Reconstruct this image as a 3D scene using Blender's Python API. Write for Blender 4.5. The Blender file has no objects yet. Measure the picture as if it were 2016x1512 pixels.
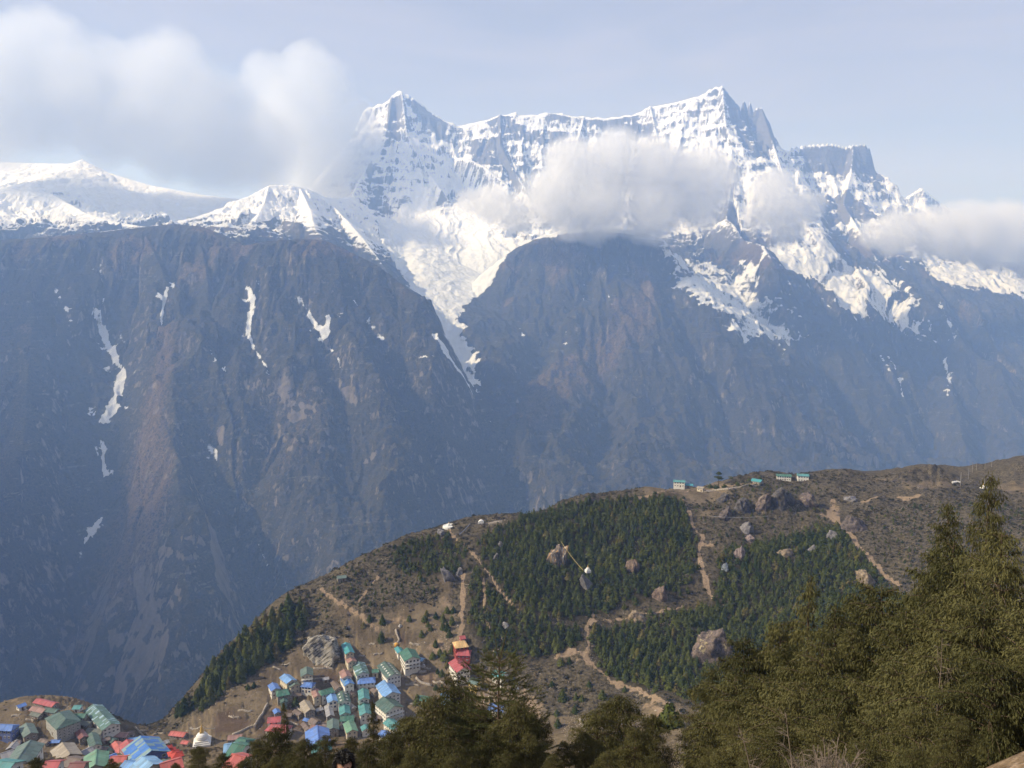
import bpy, bmesh, math, random
import numpy as np
from mathutils import Vector, Matrix, Euler

# ------------------------------------------------------------------ camera, sky, sun, exposure
C = bpy.context.scene
COL = C.collection
F_PX = 1552.0                       # focal length in photo pixels (2016 wide)
PITCH = math.radians(-5.7)
cam_d = bpy.data.cameras.new("camera")
cam = bpy.data.objects.new("camera", cam_d)
COL.objects.link(cam)
cam_d.sensor_width = 36.0
cam_d.lens = 36.0 * F_PX / 2016.0
cam_d.clip_start = 0.3
cam_d.clip_end = 60000.0
cam.location = (0, 0, 0)
cam.rotation_euler = (math.pi / 2 + PITCH, 0, 0)
C.camera = cam

SUN_EL = math.radians(36.0)
SUN_AZ = math.radians(-99.0)        # clockwise from +Y (view direction): from the left
sun_dir = Vector((math.sin(SUN_AZ) * math.cos(SUN_EL), math.cos(SUN_AZ) * math.cos(SUN_EL), math.sin(SUN_EL)))
sd = bpy.data.lights.new("sun", 'SUN')
sd.energy = 4.6
sd.angle = math.radians(0.5)
sd.color = (1.0, 0.95, 0.87)
sun = bpy.data.objects.new("sun", sd)
COL.objects.link(sun)
sun.rotation_euler = sun_dir.to_track_quat('Z', 'Y').to_euler()

world = bpy.data.worlds.new("World")
C.world = world
world.use_nodes = True
wn, wl = world.node_tree.nodes, world.node_tree.links
wn.clear()
w_out = wn.new("ShaderNodeOutputWorld")
w_bg = wn.new("ShaderNodeBackground")
w_sky = wn.new("ShaderNodeTexSky")
w_sky.sky_type = 'NISHITA'
w_sky.sun_disc = False
w_sky.sun_elevation = SUN_EL
w_sky.sun_rotation = SUN_AZ
w_sky.altitude = 3800
w_sky.air_density = 1.0
w_sky.dust_density = 1.5
w_sky.ozone_density = 1.0
w_bg.inputs[1].default_value = 0.10
# thin high cirrus veil mixed into the sky by direction
w_tc = wn.new("ShaderNodeTexCoord")
w_map = wn.new("ShaderNodeMapping")
w_map.inputs['Rotation'].default_value = (0.2, 0.35, 0.3)
w_map.inputs['Scale'].default_value = (1.3, 2.0, 7.0)
w_n = wn.new("ShaderNodeTexNoise")
w_n.inputs['Scale'].default_value = 2.2
w_n.inputs['Detail'].default_value = 7
w_n.inputs['Roughness'].default_value = 0.55
w_n.inputs['Distortion'].default_value = 0.7
w_r = wn.new("ShaderNodeValToRGB")
w_r.color_ramp.elements[0].position = 0.36
w_r.color_ramp.elements[0].color = (0.62, 0.62, 0.62, 1)
w_r.color_ramp.elements[1].position = 0.72
w_r.color_ramp.elements[1].color = (0.92, 0.92, 0.92, 1)
w_mix = wn.new("ShaderNodeMixRGB")
w_mix.inputs[2].default_value = (3.8, 3.82, 4.7, 1)
wl.new(w_tc.outputs['Generated'], w_map.inputs[0])
wl.new(w_map.outputs[0], w_n.inputs['Vector'])
wl.new(w_n.outputs['Fac'], w_r.inputs[0])
wl.new(w_r.outputs[0], w_mix.inputs[0])
wl.new(w_sky.outputs[0], w_mix.inputs[1])
wl.new(w_mix.outputs[0], w_bg.inputs[0])
wl.new(w_bg.outputs[0], w_out.inputs[0])

C.view_settings.view_transform = 'Standard'
C.view_settings.look = 'None'
C.view_settings.exposure = 0.5
C.view_settings.gamma = 1.0
C.render.engine = 'CYCLES'
cy = C.cycles
cy.max_bounces = 8
cy.diffuse_bounces = 2
cy.glossy_bounces = 2
cy.transmission_bounces = 2
cy.transparent_max_bounces = 12
cy.volume_bounces = 6
cy.volume_max_steps = 256
cy.use_denoising = True
cy.denoiser = 'OPENIMAGEDENOISE'
cy.use_adaptive_sampling = True
cy.adaptive_threshold = 0.012
cy.sample_clamp_indirect = 4.0

# ------------------------------------------------------------------ pixel <-> world helpers
CP, SP = math.cos(PITCH), math.sin(PITCH)


def ray(px, py):
    x = (px - 1008.0) / F_PX
    u = (756.0 - py) / F_PX
    return x, CP - u * SP, SP + u * CP          # world x, y, z (unnormalised)


def W(px, py, Y):
    x, y, z = ray(px, py)
    k = Y / y
    return (x * k, Y, z * k)


rng = np.random.default_rng(7)
random.seed(7)

# ------------------------------------------------------------------ numpy noise
_perm = np.random.default_rng(11).permutation(4096).astype(np.int32)
_ang = np.random.default_rng(12).uniform(0, 2 * math.pi, 4096)
_gx = np.cos(_ang).astype(np.float32)
_gy = np.sin(_ang).astype(np.float32)


def perlin(x, y, seed=0):
    x = np.asarray(x, np.float64) + seed * 37.31
    y = np.asarray(y, np.float64) - seed * 51.77
    xi = np.floor(x).astype(np.int64)
    yi = np.floor(y).astype(np.int64)
    fx = (x - xi).astype(np.float32)
    fy = (y - yi).astype(np.float32)
    ux = fx * fx * fx * (fx * (fx * 6 - 15) + 10)
    uy = fy * fy * fy * (fy * (fy * 6 - 15) + 10)

    def g(dx, dy):
        h = _perm[(_perm[(xi + dx) & 4095] + ((yi + dy) & 4095) * 7) & 4095]
        return _gx[h] * (fx - dx) + _gy[h] * (fy - dy)
    a = g(0, 0); b = g(1, 0); c = g(0, 1); d = g(1, 1)
    return ((a + ux * (b - a)) * (1 - uy) + (c + ux * (d - c)) * uy) * 1.5


def fbm(x, y, oct=5, seed=0, gain=0.5, lac=2.07):
    s = 0; a = 1.0; n = 0
    for i in range(oct):
        s = s + a * perlin(x, y, seed + i * 3)
        n += a
        x = x * lac; y = y * lac; a *= gain
    return s / n


def ridged(x, y, oct=5, seed=0, gain=0.52, lac=2.1):
    s = 0; a = 1.0; n = 0; w = 1.0
    for i in range(oct):
        v = 1 - np.abs(perlin(x, y, seed + i * 5))
        v = v * v * w
        w = np.clip(v * 1.6, 0, 1)
        s = s + a * v
        n += a
        x = x * lac; y = y * lac; a *= gain
    return s / n


def sstep(a, b, x):
    t = np.clip((x - a) / (b - a), 0, 1)
    return t * t * (3 - 2 * t)


def tps(pts):
    """thin-plate spline z(x, y) through the given world points"""
    P = np.array(pts, float)
    n = len(P)
    sc = 1000.0
    X = P[:, :2] / sc

    def U(r2):
        return 0.5 * r2 * np.log(r2 + 1e-9)
    d2 = ((X[:, None] - X[None]) ** 2).sum(-1)
    K = U(d2) + np.eye(n) * 1e-4
    Q = np.c_[np.ones(n), X]
    A = np.block([[K, Q], [Q.T, np.zeros((3, 3))]])
    sol = np.linalg.solve(A, np.r_[P[:, 2], 0, 0, 0])
    w, a = sol[:n], sol[n:]

    def f(x, y):
        x = np.asarray(x) / sc; y = np.asarray(y) / sc
        z = a[0] + a[1] * x + a[2] * y
        for i in range(n):
            z = z + w[i] * U((x - X[i, 0]) ** 2 + (y - X[i, 1]) ** 2)
        return z
    return f


def poly_sdf(x, y, poly):
    """signed distance (positive inside) to a closed world-space polygon"""
    P = np.array(poly, float)[:, :2]
    d = np.full(x.shape, 1e18)
    inside = np.zeros(x.shape, bool)
    n = len(P)
    for i in range(n):
        x1, y1 = P[i]; x2, y2 = P[(i + 1) % n]
        ex, ey = x2 - x1, y2 - y1
        L = ex * ex + ey * ey + 1e-9
        t = np.clip(((x - x1) * ex + (y - y1) * ey) / L, 0, 1)
        d = np.minimum(d, (x - x1 - t * ex) ** 2 + (y - y1 - t * ey) ** 2)
        c = (y1 > y) != (y2 > y)
        if y1 != y2:
            inside ^= c & (x < ex * (y - y1) / ey + x1)
    d = np.sqrt(d)
    return np.where(inside, d, -d)


def line_dist(x, y, z, pts, zk=0.6):
    """distance to an open polyline (also uses height) and the parameter along it"""
    d = np.full(x.shape, 1e18)
    T = np.zeros(x.shape)
    n = len(pts)
    for i in range(n - 1):
        a = np.array(pts[i]); b = np.array(pts[i + 1])
        e = (b - a) * np.array([1, 1, zk])
        L = (e * e).sum() + 1e-9
        rx, ry, rz = x - a[0], y - a[1], (z - a[2]) * zk
        t = np.clip((rx * e[0] + ry * e[1] + rz * e[2]) / L, 0, 1)
        dd = (rx - t * e[0]) ** 2 + (ry - t * e[1]) ** 2 + (rz - t * e[2]) ** 2
        m = dd < d
        d = np.where(m, dd, d)
        T = np.where(m, (i + t) / (n - 1), T)
    return np.sqrt(d), T


class Polar:
    """a height field on a fan of bearings and log-spaced ranges round the viewpoint hill"""

    def __init__(s, az, r):
        s.az, s.r = az, r
        A, R = np.meshgrid(az, r, indexing='ij')
        s.R = R
        s.x = np.sin(A) * R
        s.y = np.cos(A) * R
        s.z = np.zeros_like(R)

    def col(s, az):
        f = np.interp(az, s.az, np.arange(len(s.az)))
        i = int(min(len(s.az) - 2, max(0, math.floor(f))))
        return s.z[i] * (1 - f + i) + s.z[i + 1] * (f - i)

    def hit(s, px, py, rmin=0.0):
        x, y, z = ray(px, py)
        az = math.atan2(x, y); te = z / math.hypot(x, y)
        zc = s.col(az)
        k = np.nonzero((zc >= te * s.r) & (s.r >= rmin))[0]
        if len(k) == 0:
            return None
        k = k[0]
        if k > 0 and s.r[k - 1] >= rmin:
            a = te * s.r[k - 1] - zc[k - 1]; b = zc[k] - te * s.r[k]
            t = a / (a + b + 1e-9)
            r = s.r[k - 1] * (1 - t) + s.r[k] * t
        else:
            r = s.r[k]
        return (math.sin(az) * r, math.cos(az) * r, te * r)

    def height(s, x, y):
        x = np.asarray(x, float); y = np.asarray(y, float)
        az = np.arctan2(x, y); r = np.hypot(x, y)
        f = np.clip(np.interp(az, s.az, np.arange(len(s.az))), 0, len(s.az) - 1.001)
        g = np.clip(np.interp(r, s.r, np.arange(len(s.r))), 0, len(s.r) - 1.001)
        i = np.floor(f).astype(int); j = np.floor(g).astype(int)
        u = f - i; v = g - j
        z = s.z
        return (z[i, j] * (1 - u) * (1 - v) + z[i + 1, j] * u * (1 - v) + z[i, j + 1] * (1 - u) * v + z[i + 1, j + 1] * u * v)

    def mesh(s, name, attrs, mat):
        na, nr = s.z.shape
        co = np.stack([s.x, s.y, s.z], -1).astype(np.float32).reshape(-1)
        idx = np.arange(na * nr).reshape(na, nr)
        q = np.stack([idx[:-1, :-1], idx[:-1, 1:], idx[1:, 1:], idx[1:, :-1]], -1).reshape(-1, 4)
        return np_mesh(name, co, q, mat, attrs)


def np_mesh(name, co, faces, mat, attrs=None, smooth=True, link=True):
    """mesh object from numpy vertex and face arrays (all faces have the same corner count)"""
    co = np.asarray(co, np.float32).reshape(-1)
    faces = np.asarray(faces, np.int32)
    k = faces.shape[1]; nf = len(faces)
    me = bpy.data.meshes.new(name)
    me.vertices.add(len(co) // 3)
    me.vertices.foreach_set("co", co)
    me.loops.add(nf * k)
    me.loops.foreach_set("vertex_index", faces.reshape(-1))
    me.polygons.add(nf)
    me.polygons.foreach_set("loop_start", np.arange(nf, dtype=np.int32) * k)
    if smooth:
        me.polygons.foreach_set("use_smooth", np.ones(nf, bool))
    for an, av in (attrs or {}).items():
        at = me.attributes.new(an, 'FLOAT', 'POINT')
        at.data.foreach_set("value", np.asarray(av, np.float32).reshape(-1))
    me.update(calc_edges=True)
    if mat:
        me.materials.append(mat)
    ob = bpy.data.objects.new(name, me)
    if link:
        COL.objects.link(ob)
    return ob


# ------------------------------------------------------------------ material node helper
class MT:
    def __init__(s, name, rough=0.9, spec=0.1):
        s.m = bpy.data.materials.new(name)
        s.m.use_nodes = True
        s.n = s.m.node_tree.nodes; s.l = s.m.node_tree.links
        s.b = s.n["Principled BSDF"]
        s.b.inputs['Roughness'].default_value = rough
        s.b.inputs['Specular IOR Level'].default_value = spec
        s.out = s.n["Material Output"]

    def set(s, sock, v):
        if isinstance(v, bpy.types.NodeSocket):
            s.l.new(v, sock)
        else:
            if isinstance(v, tuple) and len(v) == 3 and sock.type == 'RGBA':
                v = (*v, 1)
            sock.default_value = v

    def attr(s, name):
        n = s.n.new("ShaderNodeAttribute"); n.attribute_name = name
        return n.outputs['Fac']

    def co(s, kind='Object', scale=None):
        n = s.n.new("ShaderNodeTexCoord")
        o = n.outputs[kind]
        if scale is not None:
            m = s.n.new("ShaderNodeMapping")
            m.inputs['Scale'].default_value = scale
            s.l.new(o, m.inputs[0]); o = m.outputs[0]
        return o

    def noise(s, vec, scale, detail=4, rough=0.55, dist=0.0):
        n = s.n.new("ShaderNodeTexNoise")
        s.l.new(vec, n.inputs['Vector'])
        n.inputs['Scale'].default_value = scale
        n.inputs['Detail'].default_value = detail
        n.inputs['Roughness'].default_value = rough
        n.inputs['Distortion'].default_value = dist
        return n.outputs['Fac']

    def voro(s, vec, scale, feature='F1', out='Distance', rand=1.0):
        n = s.n.new("ShaderNodeTexVoronoi")
        n.feature = feature
        s.l.new(vec, n.inputs['Vector'])
        n.inputs['Scale'].default_value = scale
        n.inputs['Randomness'].default_value = rand
        return n.outputs[out]

    def math(s, op, a, b=0.0, c=0.0, clamp=False):
        n = s.n.new("ShaderNodeMath"); n.operation = op; n.use_clamp = clamp
        s.set(n.inputs[0], a); s.set(n.inputs[1], b); s.set(n.inputs[2], c)
        return n.outputs[0]

    def mr(s, v, a, b, c=0.0, d=1.0, smooth=True):
        n = s.n.new("ShaderNodeMapRange")
        n.interpolation_type = 'SMOOTHSTEP' if smooth else 'LINEAR'
        s.set(n.inputs[0], v)
        for i, q in enumerate((a, b, c, d)):
            s.set(n.inputs[i + 1], q)
        return n.outputs[0]

    def mix(s, f, a, b, mode='MIX'):
        n = s.n.new("ShaderNodeMixRGB"); n.blend_type = mode
        s.set(n.inputs[0], f); s.set(n.inputs[1], a); s.set(n.inputs[2], b)
        return n.outputs[0]

    def ramp(s, v, stops):
        n = s.n.new("ShaderNodeValToRGB")
        e = n.color_ramp.elements
        e[0].position, e[0].color = stops[0][0], (*stops[0][1], 1)
        e[1].position, e[1].color = stops[-1][0], (*stops[-1][1], 1)
        for p, c in stops[1:-1]:
            k = e.new(p); k.color = (*c, 1)
        s.l.new(v, n.inputs[0])
        return n.outputs[0]

    def bump(s, h, strength=0.5, dist=1.0):
        n = s.n.new("ShaderNodeBump")
        n.inputs['Strength'].default_value = strength
        n.inputs['Distance'].default_value = dist
        s.l.new(h, n.inputs['Height'])
        s.l.new(n.outputs[0], s.b.inputs['Normal'])
        return n

    def nz(s):
        g = s.n.new("ShaderNodeNewGeometry")
        x = s.n.new("ShaderNodeSeparateXYZ")
        s.l.new(g.outputs['Normal'], x.inputs[0])
        return x.outputs

    def color(s, v):
        s.set(s.b.inputs['Base Color'], v)


def tag(o, label=None, cat=None, group=None, kind=None):
    if label: o["label"] = label
    if cat: o["category"] = cat
    if group: o["group"] = group
    if kind: o["kind"] = kind
    return o

# ------------------------------------------------------------------ far mountains (one height field)
def log_r(a, b, n):
    return np.exp(np.linspace(math.log(a), math.log(b), n))


mnt = Polar(np.radians(np.linspace(-41, 41, 1250)), log_r(1500, 13500, 1150))

base_px = [
    (850, 415, 7900), (900, 395, 8000), (850, 450, 7500), (900, 480, 7100), (960, 430, 7700), (980, 470, 6900), (880, 560, 6300),
    (892, 625, 5800), (920, 700, 5250), (945, 780, 4750), (972, 860, 4350), (988, 930, 4100), (990, 1010, 3850), (985, 1080, 3650),
    (1100, 420, 7700), (1250, 400, 7900), (1380, 480, 7300), (1400, 540, 6800), (1450, 610, 6300), (1500, 690, 5750), (1620, 540, 7000), (1700, 630, 6450),
    (1800, 690, 6100), (1900, 640, 6700), (2016, 690, 6500), (1600, 800, 5050), (1700, 850, 4850), (1850, 850, 4950), (2016, 850, 5000),
    (1450, 850, 4700), (1500, 930, 4350), (1700, 940, 4300), (1900, 940, 4400), (1300, 960, 4050), (1150, 960, 3950), (2200, 940, 4500), (1150, 830, 4400), (1300, 830, 4550),
    (1200, 1040, 3650), (1500, 1060, 3550), (1900, 1060, 3600), (2400, 750, 6000),
    (190, 620, 4250), (240, 720, 4000), (222, 810, 3760), (205, 920, 3500), (190, 1030, 3280), (130, 1150, 3050), (85, 1300, 2800), (150, 640, 4200),
    (480, 570, 4350), (520, 700, 4020), (535, 830, 3730), (480, 950, 3430), (510, 1080, 3130), (535, 1200, 2930),
    (650, 1150, 3250), (300, 1420, 2330), (200, 1420, 2300), (-100, 900, 3700), (-100, 1150, 3000),
    (200, 440, 6300), (420, 440, 6000), (600, 450, 5900), (560, 460, 5600), (0, 430, 6300), (-200, 430, 6300), (780, 590, 5500),
]
base_w = [(x, 1500, -1150 + abs(x) * 0.05) for x in (-1600, -800, 0, 800, 1600)] + [(x, 2150, -1180) for x in (-1700, -900, 0, 900, 1900)] + \
         [(x, 13500, 300) for x in (-9000, -4000, 0, 4000, 9000)] + [(x, 2900, -1120) for x in (100, 900, 2000)]
def deep(p):
    px, py, Y = p
    if px >= 992 and Y < 6300: Y += 1250 * min(1.0, (6300 - Y) / 2300) ** 0.8
    return W(px, py, Y)


base_f = tps([deep(p) for p in base_px] + base_w)

# ridge lines: (points, slope to the left of travel, slope to the right)
RID = [
    # main snow crest, left to right
    ([(735, 216, 9000), (768, 196, 9000), (800, 196, 9000), (842, 222, 9000), (862, 233, 9000), (880, 238, 9000), (920, 242, 9000), (960, 236, 9000),
      (985, 225, 9000), (1040, 226, 9000), (1110, 225, 9000), (1150, 229, 9000), (1200, 231, 9000), (1250, 224, 9000),
      (1280, 209, 9000), (1330, 200, 8950), (1370, 190, 8900), (1405, 178, 8900), (1425, 190, 8900), (1450, 222, 8900), (1490, 228, 8900),
      (1512, 250, 8860), (1530, 290, 8850), (1560, 298, 8870), (1640, 300, 8880), (1700, 318, 8900), (1735, 362, 8890),
      (1765, 390, 8850), (1795, 424, 8750), (1870, 470, 8500), (1950, 512, 8300), (2020, 545, 8150), (2200, 610, 7900)], 1.0, 1.1),
    ([(690, 392, 8300), (697, 330, 8650), (706, 262, 8900), (718, 213, 9000), (742, 205, 9000), (768, 196, 9000)], 1.9, 1.5),
    # steep caps, pinnacles and the flat topped block
    ([(766, 196, 9000), (772, 182, 9000), (788, 177, 9000), (804, 183, 9000), (812, 196, 9000)], 2.4, 2.4),
    ([(812, 190, 9000), (842, 214, 9000), (878, 237, 9000)], 1.6, 1.8),
    ([(1000, 222, 9000), (1016, 217, 9000), (1022, 226, 9000)], 2.5, 2.5), ([(1062, 222, 9000), (1075, 217, 9000), (1108, 221, 9000)], 2.2, 2.4),
    ([(1385, 182, 8900), (1405, 171, 8900), (1421, 167, 8900), (1429, 184, 8880), (1440, 208, 8850)], 1.7, 1.9),
    ([(1443, 212, 8900), (1451, 195, 8900), (1456, 210, 8900)], 3.6, 3.6), ([(1458, 212, 8900), (1464, 190, 8900), (1470, 208, 8900)], 3.8, 3.8), ([(1472, 208, 8900), (1477, 195, 8890), (1484, 214, 8880)], 4.0, 4.0),
    ([(1486, 212, 8880), (1499, 207, 8880), (1511, 232, 8860), (1524, 262, 8850), (1536, 292, 8850)], 2.8, 2.8),
    ([(1558, 290, 8870), (1580, 285, 8870), (1605, 282, 8880), (1640, 281, 8880), (1665, 287, 8890), (1682, 283, 8900), (1704, 282, 8900), (1713, 292, 8900)], 2.4, 2.6), ([(1713, 292, 8900), (1722, 335, 8890), (1742, 362, 8870), (1768, 386, 8850)], 2.6, 2.8),
    # left snow plateau
    ([(-300, 290, 8500), (0, 318, 8300), (70, 321, 8300), (150, 322, 8200), (163, 313, 8200), (180, 322, 8200), (215, 340, 8100), (300, 365, 8000), (400, 383, 7850), (480, 392, 7700), (560, 398, 7600), (640, 400, 7600), (690, 385, 7700)], .8, .42),
    ([(-250, 380, 7000), (0, 372, 7000), (100, 380, 6950), (170, 420, 6500), (230, 438, 6200), (290, 447, 5900)], .4, .5),
    # snow knoll in front of it
    ([(200, 455, 5700), (290, 446, 5900), (380, 429, 6100), (440, 408, 6300), (490, 386, 6400), (520, 370, 6480), (530, 364, 6500), (545, 364, 6550), (570, 363, 6600), (605, 371, 6700), (640, 388, 6900), (690, 392, 7200)], .6, .62),
    ([(530, 364, 6500), (520, 400, 6250), (500, 440, 5900), (480, 470, 5600)], .7, .7),
    ([(590, 368, 6650), (610, 410, 6250), (620, 450, 5800), (640, 480, 5400)], .7, .7),
    ([(640, 388, 6900), (680, 430, 6500), (715, 470, 6100), (760, 530, 5600), (800, 580, 5200)], .9, .85),
    # left wall of the glacier basin
    ([(772, 185, 9000), (760, 270, 8650), (720, 330, 8250), (695, 380, 7800), (715, 430, 7300), (750, 490, 6800), (790, 550, 6200), (835, 605, 5650)], 1.0, 1.05),
    ([(790, 178, 9000), (800, 260, 8650), (840, 330, 8300), (885, 395, 8000)], 1.25, 1.2),
    ([(880, 240, 9000), (900, 300, 8700), (960, 330, 8400), (1000, 362, 8250)], 1.3, 1.3),
    ([(985, 222, 8980), (985, 280, 8650), (1010, 330, 8400), (1035, 370, 8200)], 1.5, 1.5),
    ([(1150, 227, 9000), (1130, 300, 8600), (1080, 370, 8150), (1060, 440, 7600)], 1.2, 1.2),
    ([(1280, 206, 8980), (1300, 300, 8500), (1310, 390, 8000)], 1.1, 1.1),
    ([(1421, 167, 8900), (1428, 240, 8580), (1440, 300, 8300), (1438, 370, 7900), (1430, 430, 7450), (1500, 482, 6900), (1525, 520, 6600), (1545, 570, 6350), (1590, 660, 5900), (1650, 755, 5400), (1690, 830, 4950)], .95, 1.05),
    ([(1499, 209, 8880), (1525, 290, 8560), (1545, 350, 8250), (1560, 410, 7900), (1590, 470, 7400)], 1.4, 1.35),
    ([(1680, 284, 8900), (1675, 340, 8620), (1660, 400, 8250), (1690, 450, 7900), (1725, 510, 7500), (1800, 570, 6950), (1900, 660, 6250), (1960, 770, 5500), (1990, 860, 5000)], .95, 1.0),
    ([(1870, 470, 8500), (1960, 560, 7700), (2060, 660, 6900), (2120, 780, 6000)], .8, .9),
    ([(1660, 560, 6900), (1740, 660, 6300), (1800, 760, 5600), (1830, 880, 4800)], .75, .8),
    # middle mountain
    ([(1012, 490, 5950), (1060, 466, 6100), (1120, 452, 6200), (1200, 447, 6300), (1270, 456, 6300), (1295, 480, 6200), (1330, 555, 5900), (1400, 640, 5600), (1480, 712, 5300), (1560, 785, 5000)], .9, .85),
    ([(1012, 490, 5950), (1010, 560, 5600), (1020, 640, 5250), (1030, 720, 4900)], .75, 1.25),
    ([(1285, 470, 6250), (1220, 560, 5850), (1130, 650, 5400), (1045, 728, 4980), (1010, 790, 4650), (1005, 870, 4330), (995, 960, 4030)], .95, 1.1),
    ([(1270, 456, 6300), (1310, 600, 5600), (1340, 740, 5000), (1330, 880, 4450), (1290, 980, 4050)], .75, .75),
    ([(1130, 650, 5400), (1150, 780, 4850), (1130, 900, 4320), (1090, 1000, 3920)], .75, .75),
    ([(1400, 640, 5600), (1430, 760, 5100), (1470, 880, 4550), (1490, 960, 4200)], .7, .7),
    # dark left massif, crest then buttresses
    ([(-300, 485, 4800), (0, 472, 4750), (100, 466, 4700), (200, 456, 4700), (280, 447, 4750), (345, 440, 4800), (400, 446, 4800), (440, 462, 4750), (480, 482, 4650), (530, 474, 4600), (600, 470, 4600), (640, 473, 4600), (680, 491, 4580), (740, 521, 4520),
      (795, 562, 4440), (824, 620, 4340), (850, 664, 4240), (880, 704, 4140), (908, 748, 4060), (932, 802, 3980), (968, 872, 3900), (982, 960, 3800), (986, 1040, 3680)], 1.1, .95),
    ([(70, 470, 4750), (72, 560, 4350), (62, 660, 3950), (52, 770, 3560), (46, 880, 3230), (42, 1010, 2930), (46, 1160, 2650), (58, 1320, 2420)], .95, .7),
    ([(-120, 475, 4750), (-110, 650, 4000), (-120, 850, 3350), (-130, 1050, 2900)], 1.1, .8),
    ([(120, 466, 4700), (120, 560, 4380), (130, 640, 4130)], 1.3, .8),
    ([(280, 447, 4750), (330, 555, 4350), (305, 650, 4050), (285, 760, 3720), (268, 850, 3440), (236, 950, 3150), (200, 1050, 2880), (160, 1135, 2700), (130, 1230, 2540), (113, 1340, 2380)], .85, 1.1),
    ([(290, 740, 3760), (345, 880, 3330), (405, 990, 3000), (432, 1100, 2740), (425, 1240, 2480), (395, 1380, 2270)], 1.4, .75),
    ([(390, 447, 4800), (410, 560, 4350), (410, 680, 4000), (400, 780, 3720)], 1.15, .75),
    ([(545, 474, 4600), (560, 600, 4200), (590, 740, 3830), (600, 850, 3530), (565, 950, 3270), (548, 1060, 3010), (542, 1160, 2830), (545, 1260, 2640)], .95, .85),
    ([(640, 473, 4600), (700, 620, 4180), (745, 760, 3850), (765, 900, 3500), (745, 1050, 3160), (700, 1150, 2950)], 1.1, .75),
    ([(770, 640, 4230), (800, 720, 3990), (840, 850, 3700), (870, 980, 3420), (880, 1080, 3200)], 1.2, .75),
    # lone far pyramid
    ([(1740, 420, 11400), (1783, 388, 11500), (1814, 368, 11500), (1846, 393, 11500), (1900, 430, 11400)], 1.2, 1.2),
]


def build_mountain(g):
    x, y = g.x, g.y
    wx = fbm(x / 620, y / 620, 4, 21) * 46 + fbm(x / 150, y / 150, 3, 25) * 12
    wy = fbm(x / 620, y / 620, 4, 31) * 70 + fbm(x / 150, y / 150, 3, 35) * 16
    qx, qy = x + wx, y + wy
    H = base_f(x, y)
    T = fbm(x / 900, y / 900, 2, 3) * 400 + x * 0.7
    D = np.full(x.shape, 600.0)
    for k, (pl, sl, sr) in enumerate(RID):
        P = np.array([deep(p) for p in pl])
        arc = 3000.0 * k
        for i in range(len(P) - 1):
            x1, y1, z1 = P[i]; x2, y2, z2 = P[i + 1]
            ex, ey = x2 - x1, y2 - y1
            L2 = ex * ex + ey * ey
            L = math.sqrt(L2)
            reach = 2600
            # the skyline itself is not warped sideways, only the flanks are
            rx, ry = x - x1, y - y1
            t = np.clip((rx * ex + ry * ey) / L2, 0, 1)
            d0 = np.hypot(rx - t * ex, ry - t * ey)
            if d0.min() > reach:
                continue
            k_w = np.clip(d0 / (220 if z1 > 380 else 60), 0.12, 1)
            rx = x + wx * k_w - x1; ry = y + wy * k_w - y1
            t = np.clip((rx * ex + ry * ey) / L2, 0, 1)
            d = np.hypot(rx - t * ex, ry - t * ey)
            side = ex * ry - ey * rx
            s = np.where(side > 0, sl, sr)
            h = z1 + (z2 - z1) * t - s * (d + (0.55 * 170 if z1 > 900 else -20) * (1 - np.exp(-d / (170 if z1 > 900 else 60))))
            m = h > H
            H = np.where(m, h, H)
            T = np.where(m, arc + t * L, T)
            D = np.where(m, d, D)
            arc += L
    g.Hs = H.copy()
    # fluted gullies running down the flanks, then rock relief
    Dn = np.clip(D, 0, 700)
    amp = 1 - np.exp(-(Dn / np.where(H < 380, 55, 130)) ** 1.4)
    pxa = 1008 + 1552 * x / np.maximum(y, 1)
    sm = np.maximum(sstep(720, 650, pxa) * sstep(6900, 7300, y) * sstep(1900, 1500, H), sstep(770, 810, pxa) * sstep(1010, 975, pxa) * sstep(8300, 7900, y) * sstep(5300, 5600, y))
    sm = 1 - 0.62 * sm
    amp = amp * sm
    fl = ridged(T / 210 + fbm(x / 300, y / 300, 3, 41) * 0.5, Dn / 900, 3, 43)
    fl2 = ridged(T / 75 + fbm(x / 160, y / 160, 3, 47) * 0.5, Dn / 420, 3, 49)
    alt = sstep(300, 1200, H)
    H = H + amp * ((fl - 0.6) * (120 - 10 * alt) + (fl2 - 0.5) * (56 - 32 * alt))
    rr = ridged(x / 340, y / 340, 7, 51, gain=0.55)
    H = H + (0.06 + 0.94 * amp) * sm * (rr - 0.45) * (42 + 13 * alt)
    H = H + fbm(x / 60, y / 60, 4, 61, gain=0.6) * (7 + 7 * alt) * (0.25 + 0.75 * amp) * sm
    H = H + (ridged(x / 75 + y / 140, y / 75 - x / 160, 5, 65, gain=.6) - .45) * 34 * alt * sm * sstep(0, 60, D)
    H = H + (ridged(x / 120 + y / 900, y / 260, 6, 67, gain=.62) - .45) * 28 * (1 - alt) * amp
    # rock benches
    st = H / 42 + fbm(x / 500, y / 500, 3, 71) * 2.0
    H = H + np.sin(st * 2 * math.pi) * (3.0 + 3.0 * alt) * amp
    b2 = np.sin((H / 118 + x / 2600 + fbm(x / 700, y / 700, 3, 75) * 1.1) * 2 * math.pi)
    H = H + b2 * 10 * alt * amp
    g.b2 = b2
    g.D, g.T, g.fl, g.st = D, T, fl, st
    return H


mnt.z = build_mountain(mnt)

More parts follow.
